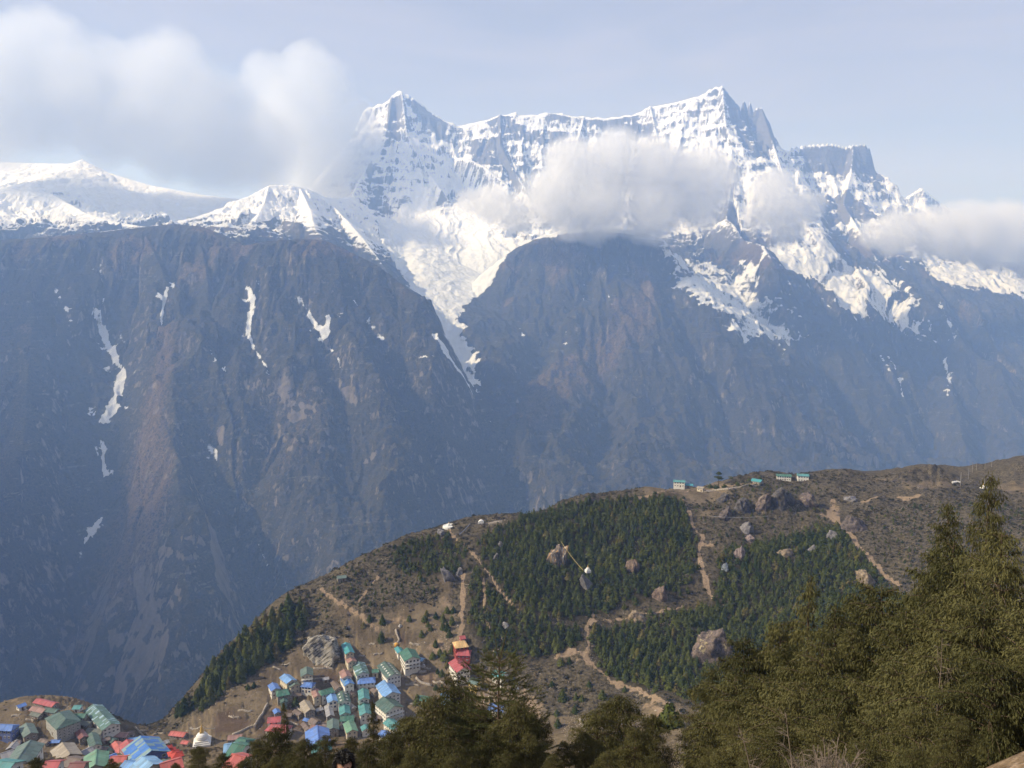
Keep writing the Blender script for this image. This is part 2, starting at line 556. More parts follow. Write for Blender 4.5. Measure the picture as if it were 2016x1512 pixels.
CARVE = [   # ravines cut into the flanks: landmarks, depth and half width (m) at the top and the bottom
    ([(190, 560), (200, 640), (238, 720), (228, 810), (205, 900), (192, 1000), (150, 1100), (100, 1220), (84, 1330)], 60, 430, 170, 400),
    ([(400, 740), (420, 860), (445, 950), (498, 1040), (528, 1140), (542, 1240), (540, 1330)], 70, 400, 140, 340),
    ([(482, 560), (497, 650), (525, 725), (532, 830), (500, 920)], 60, 110, 110, 150),
    ([(592, 590), (640, 660), (668, 730), (690, 820), (700, 930)], 50, 110, 100, 160),
    ([(892, 640), (942, 765), (972, 870), (986, 970), (990, 1070)], 70, 480, 150, 480),
    ([(700, 590), (752, 670), (800, 760), (850, 870), (880, 980)], 45, 130, 100, 180),
    ([(330, 560), (320, 640), (325, 720)], 45, 60, 90, 110),
    ([(110, 560), (140, 640), (170, 720), (195, 800)], 50, 110, 110, 160),
    ([(1295, 500), (1345, 620), (1425, 760), (1480, 890)], 60, 150, 150, 240),
    ([(1560, 560), (1620, 690), (1690, 840)], 70, 160, 150, 240), ([(1745, 580), (1800, 700), (1850, 860)], 80, 170, 160, 240), ([(1900, 640), (1930, 760), (1940, 880)], 70, 150, 150, 220),
    ([(1180, 480), (1120, 600), (1060, 680), (1030, 760)], 40, 90, 110, 150), ([(1200, 640), (1190, 760), (1180, 900)], 60, 130, 130, 210), ([(1390, 760), (1390, 900)], 60, 110, 130, 180),
    ([(820, 380), (790, 450), (800, 540)], 40, 60, 120, 140), ([(905, 250), (890, 320), (930, 380)], 60, 90, 120, 160), ([(1460, 330), (1470, 430), (1460, 520)], 60, 80, 130, 160), ([(1590, 340), (1640, 440), (1680, 520)], 60, 90, 130, 180),
]


def carve(g):
    cut = np.zeros_like(g.z); cal = np.zeros_like(g.z)
    wob = fbm(g.x / 260, g.y / 260, 4, 77) * 90
    for pts, d0, d1, w0, w1 in CARVE:
        P = [h for h in (g.hit(*p) for p in pts) if h]
        for _ in range(2):                                   # denser line that stays on the slope
            Q = [P[0]]
            for a, b in zip(P[:-1], P[1:]):
                Q += [tuple((np.array(a) + np.array(b)) / 2), b]
            P = Q
        P = np.array(P)
        d, t = line_dist(g.x, g.y, g.z, [(p[0], p[1], p[2]) for p in P], 0.0)
        d = np.abs(d + wob * np.clip(d / 120, 0, 1))
        w = w0 + (w1 - w0) * t
        q = np.clip(1 - d / w, 0, 1)
        if d1 >= 400: cal = np.maximum(cal, np.clip(q * 2.2, 0, 1) * np.clip(t * 2.5, 0, 1))
        cut = np.maximum(cut, (d0 + (d1 - d0) * t) * (0.55 * q + 0.45 * q * q * (3 - 2 * q)))
    return cut, cal * 0.62


cut_, calm = carve(mnt)
mnt.z = mnt.z * (1 - calm) + (mnt.Hs + (mnt.z - mnt.Hs).mean()) * calm - cut_
# snow cover and ground colour of the mountains, as world-space fields
def hp(g, pts, rmin=0.0):
    out = []
    for p in pts:
        h = g.hit(p[0], p[1], rmin)
        if h is None:
            h = W(p[0], p[1], 9000)
        out.append(h)
    return out


mx, my, mz = mnt.x, mnt.y, mnt.z
n_big = fbm(mx / 420, my / 420, 5, 81)
n_fine = fbm(mx / 70, my / 70, 5, 85, gain=0.62)
n_str = fbm(mnt.T / 38 + n_big * 1.5, mnt.D / 230, 5, 88, gain=0.6)       # streaks that run down the fall line
n_st2 = fbm(mnt.T / 15 + n_big * 2, mnt.D / 130, 3, 95, gain=0.6)
band = np.sin(mnt.st * 2 * math.pi)
SL = 430 + 0.0 * mx
SL = SL + 260 * sstep(400, 1500, mx) * sstep(4500, 5000, my) - 0 * my
pxa = 1008 + 1552 * mx / np.maximum(my, 1)
SL = SL + 190 * sstep(760, 660, pxa) * sstep(5000, 5400, my)
snow = (mz - SL) / 190.0
snow = np.where(my < 5100, np.minimum(snow, (mz - 640) / 120), snow)
snow = np.minimum(snow, 0.62) + 0.35 * n_big + 0.25 * n_fine + (0.65 * n_str + 0.4 * n_st2 - 0.55 * np.clip(mnt.fl - 0.62, 0, 1) - 0.20 * band) * sstep(100, 500, mz) - 0.34 * np.clip(mnt.b2 * 1.3 - 0.1, 0, 1) * sstep(900, 1500, mz) * sstep(880, 960, pxa) * sstep(1480, 1380, pxa)


def area(pts, gain, soft, rough=0.7, rmin=0.0):
    """raise or lower the snow inside an area given by landmarks on the ground"""
    global snow
    sd_ = poly_sdf(mx, my, hp(mnt, pts, rmin)) + (n_big * 0.8 + n_fine * 0.6 + n_str * 1.3) * soft * rough
    w = sstep(-soft, soft, sd_)
    snow = snow * (1 - w) + (gain + 0.55 * n_fine + 0.25 * n_big + 0.85 * n_str + 0.75 * n_st2) * w


# bare ground of the middle mountain and dark belt
area([(1015, 490), (1060, 470), (1200, 462), (1290, 478), (1330, 560), (1400, 640), (1480, 715), (1560, 790), (1500, 920), (1100, 960), (1000, 860), (965, 800), (955, 730), (915, 650), (935, 600), (975, 540)], -2.6, 35)
# snow basin of the glacier, narrowing into the gorge
area([(800, 400), (900, 345), (1000, 370), (1020, 470), (985, 530), (930, 585), (900, 632), (930, 670), (950, 740), (955, 800), (915, 760), (872, 690), (838, 620), (800, 555), (765, 470)], 1.0, 60, 0.5, 4500)
area([(905, 650), (935, 690), (952, 760), (950, 800), (925, 765), (890, 700), (850, 630)], 0.5, 60, 1.0, 4100)
# right-hand snow ramps and their lower speckled ends
area([(1600, 690), (1800, 700), (2100, 650), (2200, 940), (1500, 940), (1480, 740)], -2.8, 60, 1.0)
area([(1285, 478), (1380, 500), (1490, 490), (1520, 560), (1560, 640), (1580, 700), (1530, 700), (1450, 655), (1390, 620), (1340, 570), (1310, 520)], 0.40, 130, 1.3)
area([(1490, 440), (1620, 450), (1720, 530), (1800, 580), (1850, 660), (1800, 680), (1700, 640), (1640, 610), (1570, 540), (1510, 490)], 0.52, 140, 1.2)
area([(1800, 490), (1940, 515), (2020, 540), (2100, 600), (2020, 592), (1900, 570), (1840, 560)], 0.55, 110, 1.1)
area([(1515, 490), (1560, 560), (1600, 660), (1580, 690), (1540, 600), (1520, 540)], -0.7, 45, 1.0)

# bare cliffs of the high ridge
for pts, gn in (([(955, 228), (990, 224), (1040, 262), (1110, 270), (1110, 285), (1040, 280), (985, 255)], -.45), ([(925, 285), (980, 270), (1000, 300), (1010, 350), (1035, 370), (1020, 340), (975, 335), (930, 320)], -.6), ([(1075, 218), (1125, 226), (1120, 240), (1080, 240)], -.4),
                ([(1428, 180), (1500, 208), (1540, 290), (1500, 310), (1462, 280), (1440, 230)], -.42), ([(1550, 268), (1690, 266), (1722, 270), (1740, 375), (1690, 345), (1600, 335)], -.22), ([(1685, 268), (1722, 270), (1738, 350), (1690, 345)], -.6),
                ([(1600, 375), (1700, 395), (1730, 430), (1620, 425)], -.6), ([(812, 192), (885, 240), (870, 275), (835, 245), (815, 215)], -.42), ([(768, 200), (790, 195), (785, 260), (765, 290), (745, 330)], -.15), ([(1700, 480), (1800, 505), (1790, 535), (1720, 520)], -.6), ([(1405, 400), (1450, 410), (1440, 450), (1410, 440)], -.6),
                ([(860, 400), (905, 385), (900, 420), (870, 425)], -.3), ([(720, 330), (745, 320), (770, 420), (740, 440)], -.1), ([(1130, 232), (1250, 228), (1290, 250), (1180, 246)], -.15)):
    area(pts, gn, 30, 1.2, 6500)

GUL = [  # old snow lying in the gullies: (points, half width at each end, strength)
    ([(193, 612), (200, 650), (225, 700), (240, 730), (236, 765), (225, 795), (207, 828)], 10, 14, 1.6),
    ([(205, 880), (203, 905), (208, 935)], 8, 5, 1.2),
    ([(200, 1020), (180, 1045), (165, 1070)], 5, 4, 1.0),
    ([(487, 568), (498, 590), (493, 620), (488, 655), (500, 685), (520, 715), (527, 730)], 10, 3, 1.5),
    ([(330, 565), (322, 590), (318, 640)], 8, 4, 1.3),
    ([(590, 590), (615, 630), (640, 660), (648, 625)], 7, 10, 1.4),
    ([(652, 687), (665, 705), (670, 725)], 5, 5, 1.4),
    ([(415, 690), (425, 710), (440, 725)], 4, 4, 1.0),
    ([(416, 878), (424, 895), (428, 912)], 11, 2, 0.9),
    ([(695, 590), (720, 625), (752, 665)], 4, 6, 0.9),
    ([(505, 1060), (514, 1085), (525, 1112)], 3, 4, 1.2),
    ([(800, 695), (850, 705)], 6, 5, 0.7), ([(855, 660), (880, 700), (915, 745), (935, 785)], 12, 8, 1.0),
    ([(975, 805), (965, 830)], 4, 3, 1.2),
    ([(1733, 700), (1752, 728)], 4, 3, 1.2), ([(1748, 702), (1763, 725)], 3, 3, 1.1), ([(1770, 745), (1778, 780)], 4, 3, 1.2), ([(1860, 708), (1867, 735), (1865, 780)], 4, 3, 1.2),
    ([(1500, 640), (1535, 680)], 7, 3, 1.2), ([(1850, 600), (1870, 640), (1880, 670)], 5, 3, 0.9), ([(110, 570), (135, 620), (150, 660)], 7, 5, 0.8), ([(200, 520), (203, 600)], 6, 6, 0.8),
    ([(110, 1240), (140, 1140), (160, 1080)], 2, 5, 0.6), ([(1660, 570), (1700, 640)], 8, 4, 0.6), ([(1430, 640), (1480, 690)], 6, 3, 0.7), ([(1560, 640), (1600, 700)], 5, 3, 0.9),
    ([(1150, 560), (1148, 590)], 3, 2, 0.8), ([(1195, 575), (1205, 600)], 3, 2, 0.8), ([(1030, 620), (1028, 660)], 3, 3, 0.7), ([(1115, 650), (1112, 680)], 3, 2, 0.7),
]
ice = np.zeros_like(mx)
for pts, w0, w1, st_ in GUL:
    P = hp(mnt, pts)
    d, t = line_dist(mx, my, mz, P, 0.8)
    mpp = np.mean([math.hypot(p[0], p[1]) for p in P]) / F_PX
    w = (w0 + (w1 - w0) * t) * mpp * np.maximum(0.1, 0.68 + 0.95 * n_fine + 0.4 * n_big + 0.7 * n_str)
    m = sstep(1.15, 0.55, d / np.maximum(w, 1)) * min(st_, 1.0)
    spk = sstep(3.6, 1.0, d / np.maximum(w, 1)) * sstep(0.12, 0.3, n_fine + 0.6 * n_str) * min(st_, 1.0)
    m = np.maximum(m, spk * 0.62)
    ice = np.maximum(ice, m * (1 if st_ > 0.95 else 0.75))
snow = np.where(ice > 0.02, np.maximum(snow, -0.85 + 1.75 * ice), snow)
# broken old snow high on the dark massif
snow = np.where((my < 5100), snow + sstep(0.30, 0.5, fbm(mx / 260, my / 260, 3, 91)) * sstep(-200, 150, mz) * 0.6 * (mx < 200), snow)

veg = sstep(-0.15, 0.25, fbm(mx / 300, my / 300, 5, 101) + 0.38 - mz / 1800)       # dark scrub against brown grass
for pts, gain in (([(330, 560), (285, 760), (265, 860), (230, 1000), (120, 1290), (300, 1150), (340, 1000), (330, 850), (360, 700)], -0.95),
                  ([(1285, 500), (1200, 600), (1040, 740), (1000, 830), (1060, 860), (1200, 760), (1300, 650)], -0.6),
                  ([(600, 720), (700, 740), (650, 900), (560, 1000), (440, 880), (500, 780)], -0.35)):
    sd_ = poly_sdf(mx, my, hp(mnt, pts)) + (n_big + n_fine) * 60
    veg = veg + gain * sstep(-90, 120, sd_)
rockm = np.zeros_like(mx)
for pts in ([(190, 1150), (330, 1120), (350, 1250), (300, 1380), (130, 1360), (120, 1260)], [(330, 1060), (430, 1060), (430, 1130), (350, 1140)], [(430, 820), (560, 835), (570, 870), (430, 870)], [(620, 860), (740, 890), (700, 920)],
            [(665, 740), (685, 745), (700, 800), (675, 800)], [(1640, 850), (1720, 850), (1720, 925), (1645, 925)], [(1820, 815), (1860, 820), (1850, 850)], [(560, 740), (640, 760), (630, 900), (570, 880)]):
    rockm = np.maximum(rockm, sstep(-50, 40, poly_sdf(mx, my, hp(mnt, pts)) + (n_big + n_fine) * 45))


def mountain_material():
    m = MT("mountain_ground", 0.95, 0.03)
    o = m.co('Object')
    nx, ny, nz = m.nz()
    f1 = m.noise(o, 0.012, 8, 0.62, 0.3)
    f2 = m.noise(o, 0.06, 5, 0.65)
    f3 = m.noise(m.co('Object', (1, 1, 0.25)), 0.035, 6, 0.7, 0.6)
    strata = m.noise(m.co('Object', (0.12, 0.12, 1.6)), 0.03, 6, 0.65, 0.5)
    sn0 = m.attr('snow')
    sn = m.math('ADD', sn0, m.math('MULTIPLY', m.math('SUBTRACT', f2, 0.5), 1.5))
    sn = m.math('ADD', sn, m.math('MULTIPLY', m.math('SUBTRACT', nz, 0.60), 2.6))
    sn = m.math('ADD', sn, m.math('MULTIPLY', m.math('SUBTRACT', strata, 0.5), 0.9))
    sn = m.math('SUBTRACT', sn, m.mr(sn0, -0.6, -1.6, 0.0, 3.0))
    sn = m.mr(sn, -0.06, 0.46)
    scrub = m.mix(f1, (0.013, 0.016, 0.012), (0.058, 0.053, 0.038))
    grass = m.mix(f3, (0.058, 0.045, 0.034), (0.160, 0.114, 0.078))
    f4 = m.noise(o, 0.16, 4, 0.7)
    scrub = m.mix(m.mr(f4, .52, .66), scrub, (0.085, 0.070, 0.055))
    grass = m.mix(m.mr(f4, .50, .40), grass, (0.026, 0.026, 0.020))
    v = m.math('ADD', m.attr('veg'), m.math('MULTIPLY', m.math('SUBTRACT', f2, 0.5), 1.6))
    low = m.mix(m.mr(v, 0.25, 0.75), grass, scrub)
    dots = m.voro(m.co('Object', (1, 1, .7)), 0.075, 'F1', 'Distance')
    low = m.mix(m.math('MULTIPLY', m.mr(dots, .50, .22), m.mr(f1, .35, .6, .25, .85)), low, (0.010, 0.014, 0.010))
    led = m.noise(m.co('Object', (.05, .05, 1.0)), 0.055, 5, .7, .3)
    low = m.mix(m.math('MULTIPLY', m.mr(led, .57, .63), m.mr(f3, .46, .62, 0, .55)), low, (0.19, 0.185, 0.155))
    rock_hi = m.mix(strata, (0.07, 0.07, 0.075), (0.21, 0.20, 0.195))
    rock_lo = m.mix(f3, (0.05, 0.046, 0.042), (0.24, 0.205, 0.165))
    steep = m.math('ADD', m.mr(nz, 0.62, 0.42), m.math('MULTIPLY', m.math('SUBTRACT', f3, 0.55), 2.5))
    steep = m.math('ADD', steep, m.math('MULTIPLY', m.attr('rock'), 0.75))
    low = m.mix(m.mr(steep, 0.85, 1.15), low, rock_lo)
    gnd = m.mix(m.attr('alt'), low, rock_hi)
    ice = m.mix(m.attr('alt'), (0.62, 0.64, 0.67), (0.82, 0.83, 0.86))
    m.color(m.mix(sn, gnd, ice))
    h = m.math('ADD', m.math('MULTIPLY', f1, 1.0), m.math('MULTIPLY', f2, 0.35))
    m.bump(h, 0.85, 34.0)
    return m.m


alt_a = sstep(350, 800, mz)
mountain = mnt.mesh("mountain", {"snow": snow, "veg": veg, "rock": rockm, "alt": alt_a}, mountain_material())
tag(mountain, kind="structure")

# ------------------------------------------------------------------ the near hill, the village bowl and the slope we stand on
az_n = np.radians(np.concatenate([np.linspace(-78, -37, 60)[:-1], np.linspace(-37, 37, 1050), np.linspace(37, 78, 60)[1:]]))
hill = Polar(az_n, log_r(1.2, 1900, 1050))

crest_px = [(-400, 1400, 450), (-200, 1402, 462), (0, 1394, 472), (80, 1380, 480), (160, 1384, 482), (215, 1400, 478), (250, 1428, 470), (300, 1442, 474), (340, 1415, 500), (400, 1338, 525), (450, 1285, 542), (500, 1238, 558), (560, 1184, 582), (600, 1160, 596),
            (650, 1140, 612), (715, 1105, 630), (780, 1070, 648), (830, 1050, 660), (880, 1036, 668), (940, 1026, 676), (1000, 1021, 682), (1060, 1008, 690), (1130, 988, 702), (1200, 977, 712), (1260, 972, 718), (1310, 964, 735), (1350, 957, 745),
            (1420, 948, 760), (1500, 942, 770), (1560, 944, 780), (1600, 941, 785), (1660, 938, 790), (1700, 934, 795), (1760, 930, 800), (1830, 926, 805), (1900, 930, 815), (1960, 922, 820), (2016, 908, 825), (2120, 885, 835), (2300, 860, 850), (2700, 820, 800)]
face_px = [(0, 1500, 426), (200, 1500, 428), (400, 1500, 430), (600, 1500, 432), (0, 1425, 456), (130, 1420, 458), (400, 1455, 455), (420, 1400, 482), (500, 1400, 484), (500, 1340, 512), (480, 1440, 462),
           (650, 1400, 487), (800, 1400, 486), (600, 1330, 516), (750, 1330, 516), (900, 1330, 514), (680, 1270, 541), (800, 1270, 540), (900, 1270, 537), (560, 1280, 540),
           (700, 1215, 566), (800, 1200, 572), (620, 1220, 566), (720, 1150, 602), (820, 1110, 622), (860, 1160, 590),
           (910, 1150, 594), (1000, 1150, 590), (1000, 1250, 541), (1000, 1080, 635), (1150, 1150, 592), (1150, 1250, 540), (1150, 1060, 650), (1200, 1320, 505), (1300, 1400, 455), (1350, 1480, 405), (1100, 1350, 490), (1100, 1440, 445),
           (1100, 1510, 405), (900, 1440, 460), (900, 1510, 420), (1300, 1150, 598), (1380, 1180, 582), (1280, 1040, 662), (1400, 1050, 660), (1500, 1000, 700), (1600, 1000, 705), (1650, 1040, 672), (1760, 1150, 575), (1500, 1150, 592), (1400, 1000, 700),
           (1500, 1300, 505), (1650, 1250, 500), (1850, 1050, 640), (1900, 980, 720), (1760, 1000, 700), (2016, 965, 740), (2016, 1050, 610), (2016, 1200, 440), (1750, 1350, 400), (2200, 1100, 520)]
beyond = []
for (px, py, Y) in crest_px:
    wx_, wy_, wz_ = W(px, py, Y)
    for k, dz in ((1.07, -16), (1.25, -115), (1.6, -340), (2.4, -820)):
        if px >= 1500 and k < 1.2: dz = -7
        beyond.append((wx_ * k, wy_ * k, wz_ + dz))


def near_plane(x, y):
    z = -1.7 - 0.575 * y + 0.02 * x - 0.0009 * np.clip(y, 0, 90) ** 2 * 0.6
    z = z + 0.55 * np.minimum(0, -np.abs(y)) * 0
    return z


near_pts = [(x, y, float(near_plane(np.array(x * 1.0), np.array(y * 1.0)))) for x in (-110, -40, 0, 40, 110) for y in (-20, 15, 50, 90)]
near_pts += [(x, 200, -118 + 0.06 * x) for x in (-160, 0, 160)] + [(x, 320, -186 + 0.02 * x) for x in (-230, -80, 60)] + [(420, 150, -70), (420, 320, -105), (-420, 200, -125), (600, 500, -120)]
hill_f = tps([W(*p) for p in crest_px + face_px] + beyond + near_pts)

hx, hy = hill.x, hill.y
h0 = hill_f(hx, hy)
h0 = np.maximum(h0, -1150 + 0 * hx)
wn_ = sstep(110, 30, hill.R)
h0 = h0 * (1 - wn_) + near_plane(hx, hy) * wn_
hill.z = h0.copy()


def hh(pts, rmin=120.0):
    return hp(hill, pts, rmin)


VILLAGE = [(-60, 1390), (215, 1405), (330, 1450), (420, 1380), (520, 1330), (600, 1290), (680, 1235), (760, 1210), (860, 1200), (930, 1250), (1000, 1300), (1080, 1400), (1080, 1512), (-60, 1512)]
v_sd = poly_sdf(hx, hy, hh(VILLAGE))
w_v = sstep(-15, 15, v_sd)
nb = fbm(hx / 55, hy / 55, 5, 201)
nf = fbm(hx / 9, hy / 9, 4, 205)
far_w = sstep(60, 300, hill.R)
rough_w = 1 - 0.75 * w_v
h1 = h0 + far_w * rough_w * (nb * 5.0 + (ridged(hx / 95, hy / 95, 5, 211) - 0.45) * 7.0 + nf * 0.8)
h1 = h1 + (1 - far_w) * (fbm(hx / 6, hy / 6, 5, 221) * 0.28)
# terraced fields
tz = (h1 + fbm(hx / 70, hy / 70, 3, 231) * 3.2) / 1.3
fr = tz - np.floor(tz)
terr = (sstep(0.86, 0.99, fr) - fr) * 1.3
h1 = h1 + terr * w_v * 1.5
# shoulder of the trail at the lower right and craggy knolls on the right skyline
h1 = h1 + 1.5 * np.exp(-(((hx - 9.9) / 2.0) ** 2 + ((hy - 13.4) / 2.0) ** 2))
for (px, py, rad, hgt) in ((1775, 935, 16, 6), (1832, 932, 18, 9), (1800, 940, 20, 4), (2040, 925, 40, 5), (1520, 985, 22, 5), (1440, 1005, 14, 3)):
    c = hill.hit(px, py + 6, 200)
    if c: h1 = h1 + hgt * np.exp(-((hx - c[0]) ** 2 + (hy - c[1]) ** 2) / rad ** 2) * (1 + 0.8 * nf)
hill.z = h1

def z_(X, Y): return (420 + X / 4.8, 1200 + Y / 4.8)


# ground cover fields
GRASS = [[(740, 1215), (800, 1195), (850, 1185), (900, 1200), (905, 1250), (940, 1300), (1000, 1330), (1080, 1400), (1380, 1400), (1380, 1512), (-60, 1512), (-60, 1395), (215, 1405), (330, 1450), (420, 1385), (540, 1310), (600, 1280), (700, 1240)],
         [(640, 1165), (720, 1220), (745, 1245), (700, 1245), (660, 1210)],
         [(1270, 975), (1360, 960), (1430, 975), (1370, 995), (1290, 985)], [(1370, 1000), (1420, 1000), (1415, 1020), (1380, 1018)], [(1700, 935), (1760, 940), (1720, 950)], [(1780, 948), (1880, 945), (1870, 955), (1790, 958)],
         [(1960, 950), (2100, 945), (2100, 970), (1970, 968)], [(860, 1130), (905, 1140), (890, 1250), (860, 1250)]]
grass = np.zeros_like(hx)
for p in GRASS:
    grass = np.maximum(grass, sstep(-9, 9, poly_sdf(hx, hy, hh(p)) + nb * 9 + nf * 6))
BARE_L = [
    ([(880, 1037), (885, 1046), (895, 1058), (908, 1070), (925, 1085), (945, 1105), (958, 1125), (970, 1140), (985, 1165), (1005, 1185), (1020, 1205)], 1.4, 0.6),
    ([(912, 1132), (910, 1150), (912, 1180), (908, 1210), (910, 1230), (904, 1256)], 2.6, 2.4),
    ([(632, 1160), (645, 1172), (662, 1183), (685, 1196), (702, 1206), (715, 1217), (730, 1230), (745, 1240)], 2.2, 1.2),
    ([(1345, 984), (1358, 1010), (1366, 1040), (1386, 1056), (1376, 1080), (1380, 1112), (1390, 1145), (1402, 1176)], 1.6, 2.6),
    ([(1640, 985), (1640, 1010), (1655, 1034), (1672, 1050), (1690, 1076), (1715, 1100), (1730, 1120), (1746, 1136), (1772, 1152)], 2.2, 1.8),
    ([(1166, 1212), (1156, 1240), (1160, 1270), (1150, 1295), (1180, 1320), (1204, 1342), (1260, 1360), (1310, 1385)], 2.2, 2.4),
    ([(1095, 1292), (1125, 1282), (1150, 1284)], 2.0, 2.0),
    ([(952, 1142), (955, 1175), (952, 1200), (964, 1240)], 1.4, 1.2),
    ([(1345, 1195), (1300, 1205), (1240, 1215), (1170, 1222)], 1.2, 1.8),
    ([(1240, 985), (1300, 968), (1360, 966), (1440, 957), (1500, 950)], 1.6, 1.6),
    ([(745, 1135), (720, 1165), (705, 1185)], 1.0, 1.0),
]
bare = np.zeros_like(hx)
path_world = []
for pts, w0, w1 in BARE_L:
    P = hh(pts)
    path_world.append((P, w0, w1))
    d, t = line_dist(hx, hy, hill.z, P, 0.5)
    bare = np.maximum(bare, sstep(1.5, 0.4, d / ((w0 + (w1 - w0) * t) * np.maximum(0.15, 0.85 + nf * 1.5 + nb * 0.8))))
for p, sft in (([(1625, 985), (1655, 985), (1660, 1015), (1645, 1035), (1615, 1015)], 4), ([(1680, 980), (1730, 978), (1720, 990), (1690, 993)], 3), ([(1760, 976), (1810, 974), (1800, 984), (1765, 985)], 3), ([(630, 1158), (650, 1165), (660, 1190), (640, 1180)], 4),
               ([(755, 1212), (790, 1205), (800, 1222), (770, 1230)], 5), ([(820, 1270), (870, 1255), (890, 1285), (850, 1295)], 5), ([(1200, 1345), (1300, 1380), (1340, 1420), (1330, 1460), (1280, 1400)], 6), ([(1020, 1330), (1080, 1380), (1070, 1470), (1000, 1420)], 8),
               ([(870, 1170), (905, 1150), (895, 1200), (855, 1200)], 5), ([(1110, 1275), (1150, 1280), (1140, 1305), (1100, 1300)], 4), ([(1380, 1060), (1410, 1070), (1400, 1085)], 3)):
    bare = np.maximum(bare, 0.72 * sstep(-sft, sft, poly_sdf(hx, hy, hh(p)) - sft * .4 + nf * 8 + nb * 4))
bare = np.maximum(bare, 0.55 * w_v * sstep(0.05, 0.4, fbm(hx / 18, hy / 18, 4, 241)))
edge_w = sstep(0.25, 0.05, np.abs(fr - 0.92)) * w_v      # the stony terrace faces
bare = np.maximum(bare, 0.4 * edge_w)
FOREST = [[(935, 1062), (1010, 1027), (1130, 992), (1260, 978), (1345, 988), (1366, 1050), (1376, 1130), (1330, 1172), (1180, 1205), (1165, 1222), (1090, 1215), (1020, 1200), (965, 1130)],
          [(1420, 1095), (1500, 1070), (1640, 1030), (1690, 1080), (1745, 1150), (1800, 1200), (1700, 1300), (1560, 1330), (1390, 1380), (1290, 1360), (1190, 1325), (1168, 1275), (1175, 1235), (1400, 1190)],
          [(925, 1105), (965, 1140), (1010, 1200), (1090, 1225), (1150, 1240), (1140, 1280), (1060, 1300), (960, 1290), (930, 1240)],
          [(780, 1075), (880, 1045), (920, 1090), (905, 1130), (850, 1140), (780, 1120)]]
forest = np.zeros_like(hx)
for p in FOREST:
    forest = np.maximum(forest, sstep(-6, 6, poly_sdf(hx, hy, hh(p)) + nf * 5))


def hill_material():
    m = MT("hill_ground", 0.95, 0.03)
    o = m.co('Object')
    f1 = m.noise(o, 0.05, 6, 0.6, 0.3)
    f2 = m.noise(o, 0.45, 6, 0.65)
    f3 = m.noise(o, 3.0, 5, 0.65)
    nx, ny, nz = m.nz()
    scrub = m.mix(m.mr(f2, 0.3, 0.75), (0.034, 0.030, 0.021), (0.140, 0.115, 0.080))
    gr = m.mix(m.mr(m.math('ADD', f1, m.math('MULTIPLY', f2, 0.4)), 0.45, 0.95), (0.080, 0.062, 0.042), (0.19, 0.150, 0.100))
    dirt = m.mix(f2, (0.17, 0.122, 0.083), (0.34, 0.255, 0.172))
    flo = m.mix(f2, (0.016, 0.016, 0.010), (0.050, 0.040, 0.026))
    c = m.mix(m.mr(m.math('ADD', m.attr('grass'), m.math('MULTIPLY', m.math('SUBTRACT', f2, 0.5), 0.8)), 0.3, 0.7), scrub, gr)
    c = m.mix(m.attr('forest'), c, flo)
    rk = m.mix(m.noise(m.co('Object', (1, 1, 2.5)), 0.3, 6, 0.7), (0.06, 0.055, 0.05), (0.27, 0.24, 0.20))
    # tufts, dung and stones dotted over the fields
    tuft = m.math('MULTIPLY', m.mr(m.voro(o, 0.42, 'F1', 'Distance'), .32, .16), m.mr(m.noise(o, .07, 3), .45, .6))
    c = m.mix(m.math('MULTIPLY', tuft, .8), c, (0.045, 0.036, 0.026))
    stone = m.math('MULTIPLY', m.mr(m.voro(m.co('Object', (1, 1.3, 1)), 0.75, 'F1', 'Distance'), .26, .15), m.mr(m.noise(o, .045, 4), .54, .62))
    c = m.mix(m.math('MULTIPLY', stone, .8), c, (0.42, 0.37, 0.31))
    c = m.mix(m.attr('plough'), c, m.mix(f2, (0.050, 0.032, 0.024), (0.115, 0.078, 0.056)))
    c = m.mix(m.mr(m.math('ADD', nz, m.math('MULTIPLY', m.math('SUBTRACT', f2, 0.5), 0.5)), 0.66, 0.5), c, rk)
    c = m.mix(m.mr(m.math('ADD', m.attr('bare'), m.math('MULTIPLY', m.math('SUBTRACT', f2, 0.5), 0.6)), 0.35, 0.7), c, dirt)
    near = m.mix(m.mr(f3, 0.35, 0.7), (0.12, 0.085, 0.055), (0.30, 0.22, 0.15))
    c = m.mix(m.attr('near'), c, near)
    m.color(c)
    h = m.math('ADD', f2, m.math('MULTIPLY', f3, 0.12))
    m.bump(h, 0.6, 1.2)
    return m.m


plough = np.zeros_like(hx)
for p in ([z_(395, 1120), z_(480, 960), z_(690, 890), z_(840, 940), z_(870, 1130), z_(690, 1180), z_(400, 1190)], [z_(1720, 200), z_(1780, 210), z_(1850, 340), z_(1790, 345)], [z_(0, 1000), z_(150, 930), z_(380, 1060), z_(300, 1150), z_(0, 1190)], [(820, 1330), (860, 1320), (858, 1345), (826, 1350)],
          [z_(960, 620), z_(1150, 560), z_(1190, 680), z_(1000, 700)], [z_(1240, 1120), z_(1080, 1300), z_(1240, 1320)], [(40, 1395), (100, 1390), (90, 1402), (50, 1405)]):
    plough = np.maximum(plough, 0.85 * sstep(-2, 3, poly_sdf(hx, hy, hh(p)) + nf * 2.5))
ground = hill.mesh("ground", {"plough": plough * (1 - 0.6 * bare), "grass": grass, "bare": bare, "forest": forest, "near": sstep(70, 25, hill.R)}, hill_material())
tag(ground, kind="structure")


def path_material():
    m = MT("path_dirt", 0.95, 0.02)
    o = m.co('Object')
    f = m.noise(o, 0.8, 6, 0.65)
    m.color(m.mix(m.mr(f, 0.3, 0.7), (0.15, 0.108, 0.074), (0.34, 0.255, 0.175)))
    m.bump(f, 0.5, 0.5)
    return m.m


M_PATH = path_material()


